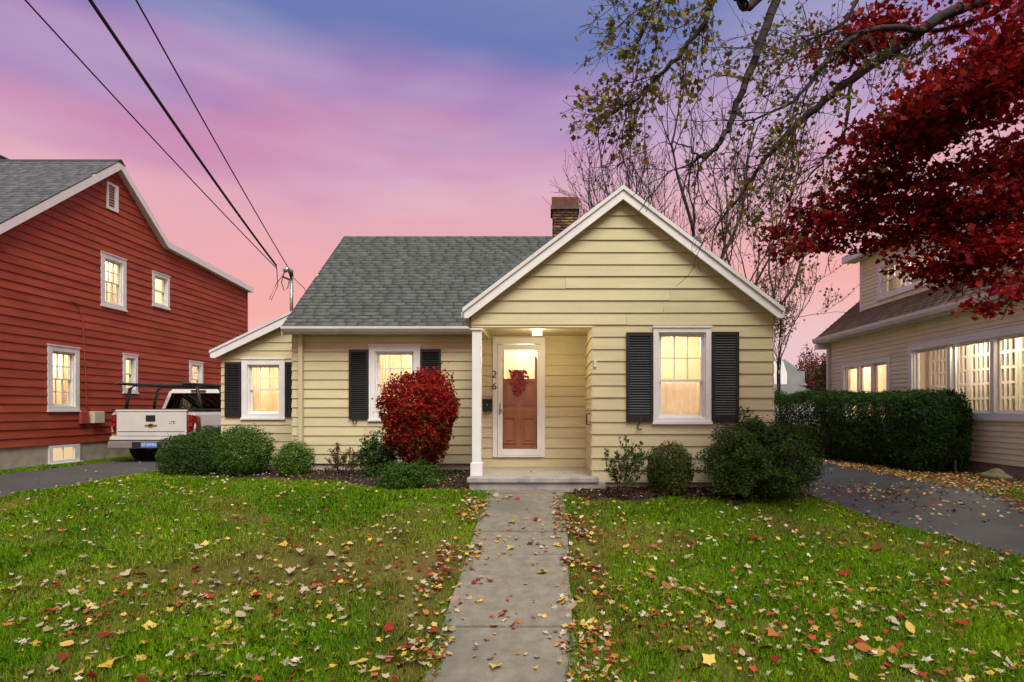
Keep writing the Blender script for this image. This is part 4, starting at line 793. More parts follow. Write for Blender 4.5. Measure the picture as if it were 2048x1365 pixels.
# ---------------------------------------------------------------- service mast, cables, pole behind the camera
ms = empty('service_mast', (-5.53, 12.3, 3.1), 'grey conduit service mast rising from the left wing roof', 'mast')
mb = MB(); mb.tube([(-5.53, 12.3, 2.9), (-5.53, 12.3, 4.08)], 0.034, 10); mb.build('conduit', M_metal, ms)
mb = MB(); mb.tube([(-5.53, 12.3, 4.06), (-5.54, 12.28, 4.16), (-5.58, 12.24, 4.20), (-5.63, 12.18, 4.14)], [.045, .06, .06, .045], 10); mb.build('weather_head', M_metal, ms)
mb = MB(); mb.tube([(-5.53, 12.3, 3.98), (-5.50, 12.2, 4.02), (-5.46, 12.12, 4.10)], 0.018, 6); mb.tube([(-5.57, 12.26, 3.98), (-5.66, 12.2, 4.02)], 0.02, 6); mb.build('insulator', M_iron, ms)
mb = MB()
mb.tube([(-5.63, 12.18, 4.12), (-5.68, 12.16, 3.9), (-5.63, 12.18, 3.72), (-5.57, 12.22, 3.8), (-5.55, 12.25, 4.0)], .009, 6)
mb.tube([(-5.62, 12.18, 4.1), (-5.76, 12.1, 3.85), (-5.88, 12.05, 3.52), (-5.84, 12.05, 3.5), (-5.72, 12.08, 3.8), (-5.70, 12.0, 4.12), (-5.69, 11.95, 4.2)], .008, 6)
mb.tube([(-5.52, 12.3, 4.05), (-5.35, 12.5, 3.85), (-5.22, 12.6, 3.6), (-5.12, 12.6, 3.45)], .007, 6)
mb.build('drip_loop', M_wire, ms)
pole = empty('utility_pole', (-3.0, -9.0, -0.95), 'tall wooden utility pole by the street carrying the service cables', 'pole')
mb = MB(); mb.tube([(-3, -9, -1.2), (-3, -9, 10.2)], [.16, .11], 12); mb.build('shaft', M_bark, pole)
mb = MB(); mb.box(-4.4, -1.0, -9.12, -8.9, 9.1, 9.25); mb.build('crossarm', M_bark, pole)
def cable(name, p0, p1, sag, r, label):
    p0, p1 = Vector(p0), Vector(p1); n = 40; mb = MB()
    mb.tube([p0.lerp(p1, i / n) - Vector((0, 0, 4 * sag * (i / n) * (1 - i / n))) for i in range(n + 1)], r, 6); o = mb.build(name, M_wire); return tag(o, label, 'cable', 'overhead cables')
cable('overhead_cable', (-5.69, 11.95, 4.2), (-1.75, -8.98, 9.27), 0.62, .021, 'thick twisted black overhead cable running to the service mast')
cable('overhead_cable', (-5.46, 12.12, 4.1), (-1.1, -8.98, 9.27), 0.42, .010, 'thin black overhead wire tied to the top of the mast')
cable('overhead_cable', (-5.70, 11.98, 4.15), (-4.3, -8.98, 9.27), 0.40, .009, 'thin black overhead wire sagging lower towards the red house')
# ---------------------------------------------------------------- foliage helpers
def rand_dirs(n): 
    v = rng.normal(size=(n, 3)); return v / np.linalg.norm(v, axis=1, keepdims=True)
T_DIAM = np.array([(0, -.5, 0), (.26, 0, .05), (0, .5, 0), (-.26, 0, .05)])
def star(l=5):
    P = []
    ang = [-90, -52, -18, 8, 42, 64, 90, 116, 138, 172, 198, 232]; rad = [.16, .36, .30, .47, .32, .36, .56, .36, .32, .47, .30, .36]
    for a, r in zip(ang, rad): P.append((r * math.cos(R(a)), r * math.sin(R(a)), 0.10 * r * r * 4 * (0.5 - r)))
    return np.array(P)
T_STAR = star()
T_STAR5_ = np.array([(0.5 * (1 if i % 2 == 0 else .42) * math.cos(R(90 + i * 36)), 0.5 * (1 if i % 2 == 0 else .42) * math.sin(R(90 + i * 36)), .06 if i % 2 else -.03) for i in range(10)])
def ragged(k=10):
    a = np.sort(np.linspace(0, 360, k, endpoint=False) + rng.uniform(-10, 10, k)); r = np.array([(.5 if i % 2 == 0 else .30) * rng.uniform(.72, 1.18) for i in range(k)])
    return np.stack([r * np.cos(np.radians(a)) * rng.uniform(.62, 1), r * np.sin(np.radians(a)), rng.normal(0, .05, k) + .35 * (r * np.cos(np.radians(a))) ** 2], -1)
T_STAR5 = [ragged() for _ in range(9)]
def leaves(name, P, Nrm, size, cols, tmpl, m, parent=None, spread=0.8, kind='stuff', fold=0.0):
    n = len(P); nn = Nrm + spread * rand_dirs(n); nn /= np.linalg.norm(nn, axis=1, keepdims=True) + 1e-9
    t = np.cross(nn, rand_dirs(n)); t /= np.linalg.norm(t, axis=1, keepdims=True) + 1e-9; b = np.cross(nn, t)
    s = (np.asarray(size) * np.ones(n))[:, None, None]; k = len(tmpl[0]) if isinstance(tmpl, list) else len(tmpl)
    TT = np.array(tmpl)[rng.integers(0, len(tmpl), n)] if isinstance(tmpl, list) else np.broadcast_to(tmpl[None], (n, k, 3))
    V = P[:, None] + s * (TT[:, :, 0, None] * t[:, None] + TT[:, :, 1, None] * b[:, None] + TT[:, :, 2, None] * nn[:, None])
    o = np_obj(name, V.reshape(-1, 3), np.arange(n * k).reshape(n, k), m, parent, col=np.repeat(cols, k, 0))
    if kind: o['kind'] = kind
    return o
def palette(n, pal, jit=0.25, wts=None):
    pal = np.array(pal); i = rng.choice(len(pal), n, p=wts); c = pal[i] * rng.uniform(1 - jit, 1 + jit, (n, 1)); return np.clip(c, 0, 1)
def lump(d, seed, k=0.12, f=3.0):
    s = seed * 1.7
    return 1 + k * (np.sin(d[:, 0] * f * 1.3 + s) * np.cos(d[:, 1] * f + 2 * s) + 0.7 * np.sin(d[:, 2] * f * 1.9 + s * 3) * np.sin(d[:, 0] * f * 2.1 + s) + 0.5 * np.sin(d[:, 1] * f * 3.1 + d[:, 2] * f * 2.7 + s))
class Segs:   # many tapered twigs as one mesh
    def __init__(s): s.a = []; s.b = []; s.ra = []; s.rb = []
    def add(s, p, q, r0, r1): s.a.append(tuple(p)); s.b.append(tuple(q)); s.ra.append(r0); s.rb.append(r1)
    def path(s, pts, r0, r1):
        n = len(pts) - 1
        for i in range(n): s.add(pts[i], pts[i + 1], r0 + (r1 - r0) * i / n, r0 + (r1 - r0) * (i + 1) / n)
    def build(s, name, m, parent, k=5, kind=None):
        A, B = np.array(s.a), np.array(s.b); d = B - A; d /= np.linalg.norm(d, axis=1, keepdims=True) + 1e-9
        ref = np.where(np.abs(d[:, 2:3]) < .9, np.array([[0, 0, 1.]]), np.array([[1., 0, 0]])); u = np.cross(d, ref); u /= np.linalg.norm(u, axis=1, keepdims=True); v = np.cross(d, u)
        B = B + d * np.array(s.rb)[:, None] * .5
        an = np.arange(k) * 2 * math.pi / k; ring = u[:, None] * np.cos(an)[None, :, None] + v[:, None] * np.sin(an)[None, :, None]
        V = np.concatenate([A[:, None] + ring * np.array(s.ra)[:, None, None], B[:, None] + ring * np.array(s.rb)[:, None, None]], 1).reshape(-1, 3)
        base = np.arange(len(A))[:, None, None] * 2 * k; i = np.arange(k); f = np.stack([i, (i + 1) % k, (i + 1) % k + k, i + k], -1)[None]
        o = np_obj(name, V, (base + f).reshape(-1, 4), m, parent, smooth=True)
        if kind: o['kind'] = kind
        return o
def V3(*a): return Vector(a)
def grow(sg, tips, p, d, length, r, depth, up=0.15, wig=0.25, nseg=4, kids=(2, 4), ang=(25, 55), ratio=(0.55, 0.8), rmin=0.004, sub=None):
    pts = [p.copy()]; dd = d.normalized()
    for i in range(nseg):
        dd = (dd + Vector(rng.normal(size=3)) * wig * 0.35 + V3(0, 0, up * 0.35)).normalized(); pts.append(pts[-1] + dd * length / nseg)
    r1 = max(rmin, r * 0.55); sg.path(pts, r, r1)
    if depth == 0: tips.append((pts[-1], dd)); tips.append((pts[-2], dd)); return
    nk = random.randint(*kids)
    for i in range(nk):
        k = random.uniform(0.35, 1.0) if i else 1.0; j = min(nseg - 1, int(k * nseg)); q = pts[j].lerp(pts[j + 1], k * nseg - j) if j < nseg else pts[-1]
        ax = dd.cross(Vector(rng.normal(size=3))).normalized(); nd = Matrix.Rotation(R(random.uniform(*ang)) * (0.5 if i == 0 else 1), 3, ax) @ dd
        grow(sg, tips, q, nd, length * random.uniform(*ratio), max(rmin, r * (0.72 if i == 0 else 0.5)), depth - 1, up, wig, nseg, kids, ang, ratio, rmin)

def shrub(name, label, loc, abc, e, n, size, pal, m, seed, cat='shrub', group=None, lumpk=0.12, lumpf=3.0, tmpl=T_DIAM, stems=9, zc=None, shell=0.35, spread=0.9, wts=None, jit=0.3, sticks=0, cut=0.03, taper=0.0, lowpal=None):
    x0, y0 = loc; z0 = float(G(x0, y0)); o = empty(name, (x0, y0, z0), label, cat, group); a, b, c = abc; zc = c * 0.92 if zc is None else zc
    d = rand_dirs(n); rr = (np.abs(d[:, 0] / a) ** e + np.abs(d[:, 1] / b) ** e + np.abs(d[:, 2] / c) ** e) ** (-1 / e)
    rr = rr * lump(d, seed, lumpk, lumpf) * lump(d, seed + 5, lumpk * 0.6, lumpf * 2.7)
    t = 1 - np.abs(rng.normal(0, shell, n)) * 0.55; t = np.clip(t, 0.1, 1) + rng.exponential(0.012, n) + (rng.random(n) < .05) * rng.exponential(0.06, n)
    P = d * (rr * t)[:, None] + np.array([x0, y0, z0 + zc]); kk = P[:, 2] > z0 + cut; P = P[kk]; d = d[kk]; 
    hh = np.clip((P[:, 2] - z0) / (zc + c), 0, 1); pc = palette(len(P), pal, jit, wts)
    if taper: f_ = 1 - taper * np.clip(.75 - hh, 0, 1) / .75; P[:, 0] = x0 + (P[:, 0] - x0) * f_; P[:, 1] = y0 + (P[:, 1] - y0) * f_
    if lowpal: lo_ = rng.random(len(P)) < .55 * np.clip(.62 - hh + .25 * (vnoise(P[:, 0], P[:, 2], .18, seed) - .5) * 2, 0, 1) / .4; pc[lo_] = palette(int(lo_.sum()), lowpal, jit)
    leaves('foliage', P, d * 0.8 + np.array([0, 0, .35]), rng.uniform(.6, 1.4, len(P)) * size, pc, tmpl, m, o, spread)
    sg = Segs(); base = V3(x0, y0, z0)
    for i in range(stems):
        dv = Vector(rand_dirs(1)[0]); dv.z = abs(dv.z) + .5; dv.normalize(); q = base + V3(dv.x * a * .8, dv.y * b * .8, zc + dv.z * c * .6); p = base + V3(random.uniform(-.3, .3) * a, random.uniform(-.3, .3) * b, -.03)
        mid = p.lerp(q, .5) + Vector(rng.normal(size=3)) * .06; sg.path([p, mid, q], .014, .005)
        for _ in range(3): w_ = mid.lerp(q, random.random()); sg.path([w_, w_ + Vector(rng.normal(size=3)) * .14 * (a + c) * .5 + V3(0, 0, .08)], .005, .002)
    sg.build('stems', M_bark, o, 5, 'stuff'); return o
GD = [(0.030, 0.070, 0.014), (0.042, 0.092, 0.016), (0.060, 0.115, 0.020), (0.022, 0.048, 0.013)]
GB = [(0.065, 0.150, 0.018), (0.090, 0.190, 0.022), (0.050, 0.120, 0.018), (0.13, 0.21, 0.030)]
# left of the porch
shrub('clipped_hedge', 'low flat topped dark green hedge beside the pickup truck', (-6.46, 10.5), (0.54, 0.50, 0.37), 3.6, 20000, 0.034, GD + [(0.05, .09, .02)], M_leafg, 1, 'hedge', stems=14, lumpk=.06)
shrub('dark_shrub', 'rounded dark evergreen shrub between the truck and the left wing wall', (-7.35, 12.6), (0.58, 0.55, 0.42), 2.3, 12000, 0.034, GD, M_leafg, 2, lumpk=.08)
shrub('round_shrub', 'domed green yew shrub in front of the left wing window', (-5.47, 10.25), (0.48, 0.46, 0.455), 2.2, 18000, 0.032, GB[:3] + GD[1:3], M_leafg, 3, lumpk=.09)
shrub('small_round_shrub', 'small bright green round shrub at the foot of the downspout', (-4.52, 10.15), (0.33, 0.30, 0.32), 2.1, 8000, 0.032, GB, M_leafg, 4, lumpk=.1)
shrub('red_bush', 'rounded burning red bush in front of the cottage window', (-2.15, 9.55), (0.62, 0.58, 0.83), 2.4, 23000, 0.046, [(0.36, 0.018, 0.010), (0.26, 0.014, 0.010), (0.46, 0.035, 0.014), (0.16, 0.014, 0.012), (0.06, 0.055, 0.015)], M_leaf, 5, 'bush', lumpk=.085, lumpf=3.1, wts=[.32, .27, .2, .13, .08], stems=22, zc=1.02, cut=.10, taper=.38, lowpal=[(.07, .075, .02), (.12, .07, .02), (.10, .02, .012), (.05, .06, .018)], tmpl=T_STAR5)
shrub('leafy_shrub', 'narrow dark green shrub tucked behind the red bush', (-2.95, 9.95), (0.30, 0.28, 0.44), 2.0, 3600, 0.05, GD[1:] + [(.05, .10, .025)], M_leafg, 6, lumpk=.2)
shrub('spreading_juniper', 'low spreading green juniper below the red bush', (-2.15, 8.62), (0.58, 0.36, 0.19), 2.0, 9000, 0.036, GB[:3] + GD[1:3], M_leaf, 7, lumpk=.2, stems=6)
# sparse bush with pinkish brown leaves
def sparse(name, label, loc, h, spread_, nst, pal, lsize, nleaf, seed, wts=None, cat='bush'):
    x0, y0 = loc; z0 = float(G(x0, y0)); o = empty(name, (x0, y0, z0), label, cat); sg = Segs(); tips = []; sg.path([V3(x0, y0, z0 - .03), V3(x0, y0, z0 + .03)], .06, .05)
    for i in range(nst):
        a = 2 * math.pi * i / nst + random.uniform(-.3, .3); d = V3(math.cos(a) * spread_, math.sin(a) * spread_, 1.0)
        grow(sg, tips, V3(x0 + .04 * math.cos(a), y0 + .04 * math.sin(a), z0 - .02), d, h * random.uniform(.35, .5), .009, 2, .1, .5, 3, (2, 3), (20, 50), (.5, .75), .0022)
    sg.build('stems', M_bark, o, 5, 'stuff'); A = np.array(sg.b); A = A[A[:, 2] > z0 + h * .2]; P = A[rng.integers(0, len(A), nleaf)] + rng.normal(0, .018, (nleaf, 3))
    leaves('foliage', P, np.tile([0, -.2, .6], (nleaf, 1)), rng.uniform(.6, 1.25, nleaf) * lsize, palette(nleaf, pal, .3, wts), T_DIAM, M_leaf, o, 1.2); return o
sparse('brown_bush', 'small sparse bush with dull brown and olive leaves against the yellow clapboards', (-3.68, 10.2), .66, .55, 9, [(0.16, 0.085, 0.04), (0.11, 0.10, 0.03), (0.21, 0.11, 0.06), (0.07, 0.08, .025)], .045, 1500, 1)
sparse('rose_bush', 'leggy rose bush with pale stems beside the porch step', (1.02, 8.05), .92, .42, 7, [(0.05, 0.10, 0.03), (0.09, 0.13, 0.05), (0.03, 0.07, 0.02), (0.35, 0.09, .06)], .05, 1300, 2, [.38, .3, .25, .07])
shrub('boxwood', 'small egg shaped olive green boxwood beside the rose bush', (1.67, 8.02), (0.31, 0.30, 0.38), 2.2, 11000, 0.030, [(0.055, 0.085, 0.016), (0.075, 0.105, 0.02), (0.04, 0.07, 0.016), (0.11, .12, .03)], M_leafg, 8, lumpk=.08)
shrub('azalea_shrub', 'big dense dark green shrub at the cottage corner by the driveway', (2.84, 7.8), (0.76, 0.56, 0.50), 2.4, 38000, 0.036, GD + [(0.045, 0.075, 0.018), (.075, .09, .02)], M_leafg, 9, lumpk=.17, lumpf=3.6, stems=20, zc=.54)
# long hedge along the tan house
ho = empty('tall_hedge', (6.9, 13.5, 0.02), 'long tall dark green hedge between the driveway and the tan house', 'hedge')
n = 140000; hp0 = np.array([7.38, 10.35]); hp1 = np.array([6.35, 17.4]); L_ = np.linalg.norm(hp1 - hp0); hu = (hp1 - hp0) / L_; hn = np.array([hu[1], -hu[0]])
t = rng.uniform(-.02, 1, n) ** 1.25; t = np.nan_to_num(t, nan=0.0); a = rng.uniform(0, 2 * math.pi, n); e = 4.5; rr = (np.abs(np.cos(a)) ** e + np.abs(np.sin(a)) ** e) ** (-1 / e)
endr = np.clip(np.minimum(t * L_ / .35, 1), 0.05, 1) ** .4
dep = np.clip(1 - np.abs(rng.normal(0, .16, n)), .1, 1) + rng.exponential(.015, n)
nzz = 1 + .10 * (vnoise(t * L_, a * 1.2, .5, 2) - .5) * 2 + .08 * (vnoise(t * L_, a * 2.5, .2, 4) - .5) * 2
cw = np.cos(a) * rr * dep * nzz * endr * .52; ch_ = np.sin(a) * rr * dep * nzz * endr * .76
H = np.stack([hp0[0] + hu[0] * t * L_ + hn[0] * cw, hp0[1] + hu[1] * t * L_ + hn[1] * cw, .78 + ch_ * (1.0 + .10 * t) + .06 * t], -1)
Nn = np.stack([hn[0] * np.cos(a), hn[1] * np.cos(a), np.sin(a) + .3], -1); kk = H[:, 2] > .04; H = H[kk]; Nn = Nn[kk]
leaves('foliage', H, Nn, rng.uniform(.7, 1.3, len(H)) * .046, palette(len(H), GD + [(0.024, 0.05, .015)], .3), T_DIAM, M_leafg, ho, .9)
sg = Segs()
for i in range(26):
    s_ = random.random(); p = V3(hp0[0] + hu[0] * s_ * L_, hp0[1] + hu[1] * s_ * L_, -.02); sg.path([p, p + V3(random.uniform(-.1, .1), random.uniform(-.1, .1), .5), p + V3(random.uniform(-.3, .3), random.uniform(-.3, .3), 1.2)], .02, .006)
sg.build('stems', M_bark, ho, 5, 'stuff')

# ---------------------------------------------------------------- bare trees behind the cottage
def bare_tree(label, base, dirs, length, r, depth, leafn=0, leafpal=None, lsize=.09, up=.2, ang=(18, 45), kids=(2, 4), m=None, group='bare trees behind the cottage', ratio=(.55, .8), name='bare_tree'):
    x, y = base; z = float(G(x, y)); o = empty(name, (x, y, z), label, 'tree', group); tr = Segs(); tips = []; p = V3(x, y, z - .1)
    sg = Segs(); top = p + V3(0, 0, 1.6); tr.path([p, p + V3(.03, 0, .8), top], r * 1.25, r)
    for d in dirs: grow(sg, tips, top, Vector(d), length, r * .62, depth, up, .3, 4, kids, ang, ratio, .0055)
    tr.build('trunk', m or M_barkd, o, 8); sg.build('crown', m or M_barkd, o, 4)
    if leafn:
        A = np.array(sg.b)[np.array(sg.rb) < .02]; P = A[rng.integers(0, len(A), leafn)] + rng.normal(0, .05, (leafn, 3))
        leaves('foliage', P, np.tile([0, -.3, .4], (leafn, 1)), rng.uniform(.6, 1.3, leafn) * lsize, palette(leafn, leafpal, .3), T_STAR5, M_leaf, o, 1.3)
    return o
bare_tree('bare twiggy tree rising behind the brick chimney', (2.5, 22), [(-.14, 0, 1), (.0, .2, 1), (-.06, -.2, 1)], 3.9, .10, 5, 900, [(.12, .06, .035), (.09, .07, .03)], .09, up=.26, ang=(14, 36))
bare_tree('tall bare tree with dark upright branches behind the gable', (5.0, 20), [(-.28, 0, 1), (.02, .1, 1), (.3, -.1, 1), (.12, .2, 1)], 4.0, .15, 5, up=.22, ang=(16, 42), kids=(2, 3))
bare_tree('brown fan branched tree behind the right roof slope', (5.9, 18.0), [(-.12, 0, 1), (.15, .1, 1), (.32, -.1, 1), (.5, .1, 1)], 3.3, .10, 5, 500, [(.20, .12, .05), (.14, .12, .04), (.09, .09, .03)], .08, up=.2, ang=(14, 42), m=M_bark, kids=(2, 3))
bare_tree('slender tree with few yellow and brown leaves by the cottage corner', (7.6, 19), [(-.15, 0, 1), (.08, .1, 1), (.0, -.2, 1)], 1.8, .045, 4, 1300, [(.26, .17, .05), (.20, .10, .05), (.12, .13, .04)], .10, up=.15, m=M_bark)
def far_tree(label, px, py_top, Y, wpx, pal, n=5200, lsize=.24):
    X = XX(px, Y); zt = ZZ(py_top, Y); a = wpx / 2 * Y / FPX; z0 = float(G(X, Y)); o = empty('distant_tree', (X, Y, z0), label, 'tree', 'trees far beyond the hedge'); tr = Segs(); tips = []
    tr.path([V3(X, Y, z0), V3(X + .1, Y, zt * .45)], .22, .14); sg = Segs()
    for i in range(5): grow(sg, tips, V3(X, Y, zt * .3), V3(random.uniform(-.6, .6), random.uniform(-.5, .5), 1), zt * .3, .09, 2, .1, .3)
    tr.build('trunk', M_bark, o, 8); sg.build('branches', M_bark, o, 4)
    d = rand_dirs(n); c = zt * .5; rr = lump(d, px, .22, 3.2) * np.clip(1 - np.abs(rng.normal(0, .3, n)), .1, 1); P = d * rr[:, None] * np.array([a, a * .9, c]) + np.array([X, Y, zt - c]); P = P[P[:, 2] > .1]
    leaves('crown', P, np.tile([0, -.4, .5], (len(P), 1)), rng.uniform(.6, 1.3, len(P)) * lsize, palette(len(P), pal, .35), T_DIAM, M_leaf, o, 1.2)
RD = [(.20, .035, .022), (.15, .03, .02), (.26, .06, .03)]
far_tree('distant rust red tree beyond the hedge beside the white house', 1624, 702, 56, 66, RD + [(.10, .05, .03)])
far_tree('distant olive green tree beside the tan house corner', 1652, 712, 33, 40, [(.06, .06, .018), (.09, .08, .025), (.12, .05, .025)], 3000, .2)
far_tree('distant russet tree behind the tall hedge', 1700, 745, 52, 110, RD, 3500, .3)

# ---------------------------------------------------------------- overhanging street tree, olive leaves
def PX(px, py, Y): v = at(px, py, Y); return v
mt = empty('overhanging_tree', (7.4, 4.2, float(G(7.4, 4.2))), 'overhanging tree with long dark limbs and sparse olive yellow leaves', 'tree')
tk = Segs(); tk.path([V3(7.4, 4.2, -1.0), V3(7.35, 4.2, 1.5), V3(7.2, 4.25, 3.6), V3(7.0, 4.3, 5.0)], .30, .19); tk.build('trunk', M_barkd, mt, 12)
lm = Segs(); tw_ = Segs(); LP = []
def smooth_path(pts, k=6):
    out = []; n = len(pts)
    for i in range(n - 1):
        p0, p1, p2, p3 = pts[max(i - 1, 0)], pts[i], pts[i + 1], pts[min(i + 2, n - 1)]
        for j in range(k):
            t = j / k; out.append(0.5 * ((2 * p1) + (p2 - p0) * t + (2 * p0 - 5 * p1 + 4 * p2 - p3) * t * t + (3 * p1 - p0 - 3 * p2 + p3) * t ** 3))
    out.append(pts[-1]); return [q + Vector(rng.normal(size=3)) * .008 for q in out]
def limb(pts, r0, r1, twigs, tl, leafk, t0=0.2, drop=0.25, store=None):
    P = smooth_path(pts); lm = Segs(); lm.path(P, r0, r1); lm.build('limb', M_barkd, mt, 8)
    for i in range(twigs):
        t = random.uniform(t0, 1); j = min(len(P) - 2, int(t * (len(P) - 1))); q = P[j]; d = (P[j + 1] - P[j]).normalized()
        ax = Vector(rng.normal(size=3)); nd = (d * .8 + ax * .55 + V3(0, 0, -drop)).normalized(); tips = []
        n0 = len(tw_.b); grow(tw_, tips, q, nd, tl * random.uniform(.6, 1.2), r1 * .55 + .002, 2, -.12, .5, 3, (2, 3), (25, 60), (.5, .8), .0022)
        if random.random() < leafk[0]: LP.extend(random.choices(tw_.b[n0:], k=int(leafk[1] * random.uniform(.5, 1.5))))
Yt = 5.6
limb([V3(7.0, 4.3, 4.9), V3(6.0, 4.9, 5.6), PX(2010, -15, 5.8), PX(1900, 25, 5.8), PX(1760, 120, 5.9), PX(1650, 200, 6.0), PX(1560, 285, 6.1), PX(1510, 350, 6.2), PX(1470, 410, 6.3)], .085, .010, 34, .42, (.75, 26), .35)
limb([PX(1850, 60, 5.8), PX(1740, 60, 5.6), PX(1660, 110, 5.5), PX(1590, 200, 5.5), PX(1480, 250, 5.6)], .032, .008, 26, .55, (.75, 26), .1)
limb([PX(1700, 165, 5.95), PX(1690, 260, 6.0), PX(1640, 330, 6.0), PX(1600, 370, 6.0)], .02, .006, 14, .5, (.6, 18), .2)
limb([V3(7.0, 4.3, 5.0), V3(5.0, 4.4, 6.2), PX(1700, -170, 5.0), PX(1590, -70, 5.0), PX(1552, 5, 5.0), PX(1520, 90, 5.0), PX(1488, 170, 5.05), PX(1462, 240, 5.1), PX(1438, 290, 5.1), PX(1412, 312, 5.1), PX(1396, 314, 5.1)], .056, .014, 5, .4, (.2, 6), .7)
limb([PX(1396, 314, 5.1), PX(1372, 292, 5.1), PX(1325, 288, 5.1)], .010, .004, 2, .2, (0, 0), .3)
limb([PX(1488, 155, 5.05), PX(1450, 153, 5.05), PX(1408, 152, 5.05)], .009, .003, 0, .2, (0, 0))
limb([PX(1590, -70, 5.0), PX(1500, 8, 4.8), PX(1480, -5, 4.7), PX(1440, -30, 4.7), PX(1400, 60, 4.8), PX(1330, 140, 4.9), PX(1275, 195, 5.0), PX(1225, 225, 5.0)], .042, .006, 30, .36, (.9, 34), .42)
limb([PX(1440, -30, 4.7), PX(1350, -40, 4.8), PX(1305, 30, 4.9), PX(1262, 110, 5.0)], .022, .005, 22, .36, (.9, 34), .2)
limb([PX(1262, 205, 5.0), PX(1245, 260, 5.0), PX(1248, 345, 5.0)], .010, .003, 6, .22, (.4, 6), .1, .5)
limb([PX(1740, -40, 5.6), PX(1690, 40, 5.6), PX(1640, 70, 5.6), PX(1560, 110, 5.6)], .022, .006, 20, .5, (.8, 24), .1)
tw_.build('twigs', M_barkd, mt, 4, 'stuff')
LPn = np.array(LP) + rng.normal(0, .03, (len(LP), 3))
leaves('crown', LPn, np.tile([0, -.3, .2], (len(LPn), 1)), rng.uniform(.5, 1.2, len(LPn)) * .062, palette(len(LPn), [(.13, .14, .025), (.20, .18, .03), (.09, .11, .02), (.28, .20, .04), (.16, .08, .02)], .3), T_STAR5, M_leaf, mt, 1.6)

# ---------------------------------------------------------------- red maple at the tan house
rm = empty('red_maple_tree', (8.1, 6.6, float(G(8.1, 6.6))), 'red maple with masses of dark crimson leaves overhanging the driveway', 'tree')
tk = Segs(); tk.path([V3(7.4, 6.0, -.6), V3(7.3, 6.0, 1.0), V3(7.2, 6.0, 2.6), V3(7.1, 5.95, 4.2)], .24, .15); tk.build('trunk', M_barkd, rm, 12)
rm.location = (7.4, 6.0, float(G(7.4, 6.0)))
for c_ in rm.children: c_.matrix_parent_inverse = Matrix.Translation(-rm.location)
lm = Segs(); tw_ = Segs(); RP = []
def spray(pts, r0, rad, n, twigs=10):
    """a drooping limb with layered leaf pads round it: rad = half-thickness in metres"""
    P = smooth_path(pts, 5); lm = Segs(); lm.path(P, r0, .008); lm.build('limb', M_barkd, rm, 8)
    for i in range(twigs):
        j = random.randrange(len(P) // 4, len(P) - 1); tips = []; d = (P[j + 1] - P[j]).normalized(); nd = (d + Vector(rng.normal(size=3)) * .8).normalized()
        grow(tw_, tips, P[j], nd, rad * 1.1, .008, 1, -.1, .4, 3, (2, 3), (25, 60), (.5, .8), .003)
    n = int(n * .50); nc = max(6, int(n / 80)); 
    for i in range(nc):
        t = random.random() ** .75; t = .12 + .88 * t; j = min(len(P) - 2, int(t * (len(P) - 1))); q = P[j].lerp(P[j + 1], random.random())
        off = rng.normal(size=3) * np.array([.62, .62, .42]) * rad; cr_ = random.uniform(.10, .22)
        pts_ = rng.normal(size=(int(n / nc), 3)) * np.array([cr_, cr_, cr_ * .30]); RP.append(pts_ + np.array(q) + off)
A0 = V3(7.1, 5.95, 3.2); A1 = V3(7.1, 5.95, 4.2)
spray([A0, PX(2180, 330, 6.0), PX(2048, 322, 6.0), PX(1960, 345, 6.1), PX(1850, 365, 6.2), PX(1740, 390, 6.3), PX(1650, 425, 6.3), PX(1585, 490, 6.3)], .06, .30, 6200, 16)
spray([A0, PX(2150, 400, 5.9), PX(2000, 430, 5.9), PX(1880, 450, 6.0), PX(1760, 455, 6.1), PX(1650, 470, 6.2)], .04, .27, 5200, 10)
spray([A1, PX(2200, 20, 5.7), PX(2048, 90, 5.6), PX(1950, 170, 5.6), PX(1850, 250, 5.7), PX(1770, 300, 5.8)], .06, .36, 8200, 16)
spray([A1, PX(2200, 60, 5.3), PX(2060, 120, 5.2), PX(1960, 190, 5.2), PX(1850, 265, 5.3)], .04, .27, 4200, 10)
spray([A1, PX(2150, -60, 5.9), PX(2000, 20, 6.0), PX(1880, 60, 6.0), PX(1760, 60, 6.0), PX(1690, 110, 6.0)], .04, .24, 3600, 10)
spray([A1, PX(2100, 0, 5.2), PX(2000, 100, 5.1), PX(1930, 180, 5.1), PX(1850, 230, 5.2)], .03, .32, 5000, 8)
spray([A0, PX(2120, 480, 5.6), PX(2000, 500, 5.6), PX(1940, 525, 5.7), PX(1890, 550, 5.8)], .04, .22, 3600, 10)
spray([A0, PX(2150, 500, 5.3), PX(2060, 560, 5.2), PX(2005, 610, 5.2)], .03, .15, 1700, 6)
spray([A0, PX(2120, 300, 6.4), PX(2020, 400, 6.4), PX(1930, 470, 6.5), PX(1840, 500, 6.5)], .03, .28, 3600, 8)
spray([A0, PX(2150, 360, 5.6), PX(2040, 395, 5.6), PX(1930, 405, 5.7), PX(1800, 420, 5.9), PX(1690, 400, 6.0)], .03, .18, 2600, 8)
tw_.build('twigs', M_barkd, rm, 4, 'stuff')
RPn = np.concatenate(RP); 
leaves('crown', RPn, np.tile([0, -.2, .9], (len(RPn), 1)), rng.uniform(.6, 1.3, len(RPn)) * .076, palette(len(RPn), [(.22, .010, .010), (.29, .013, .013), (.14, .008, .010), (.40, .04, .018), (.09, .011, .010)], .3, [.33, .25, .22, .1, .1]), T_STAR5, M_leaf, rm, 1.0)

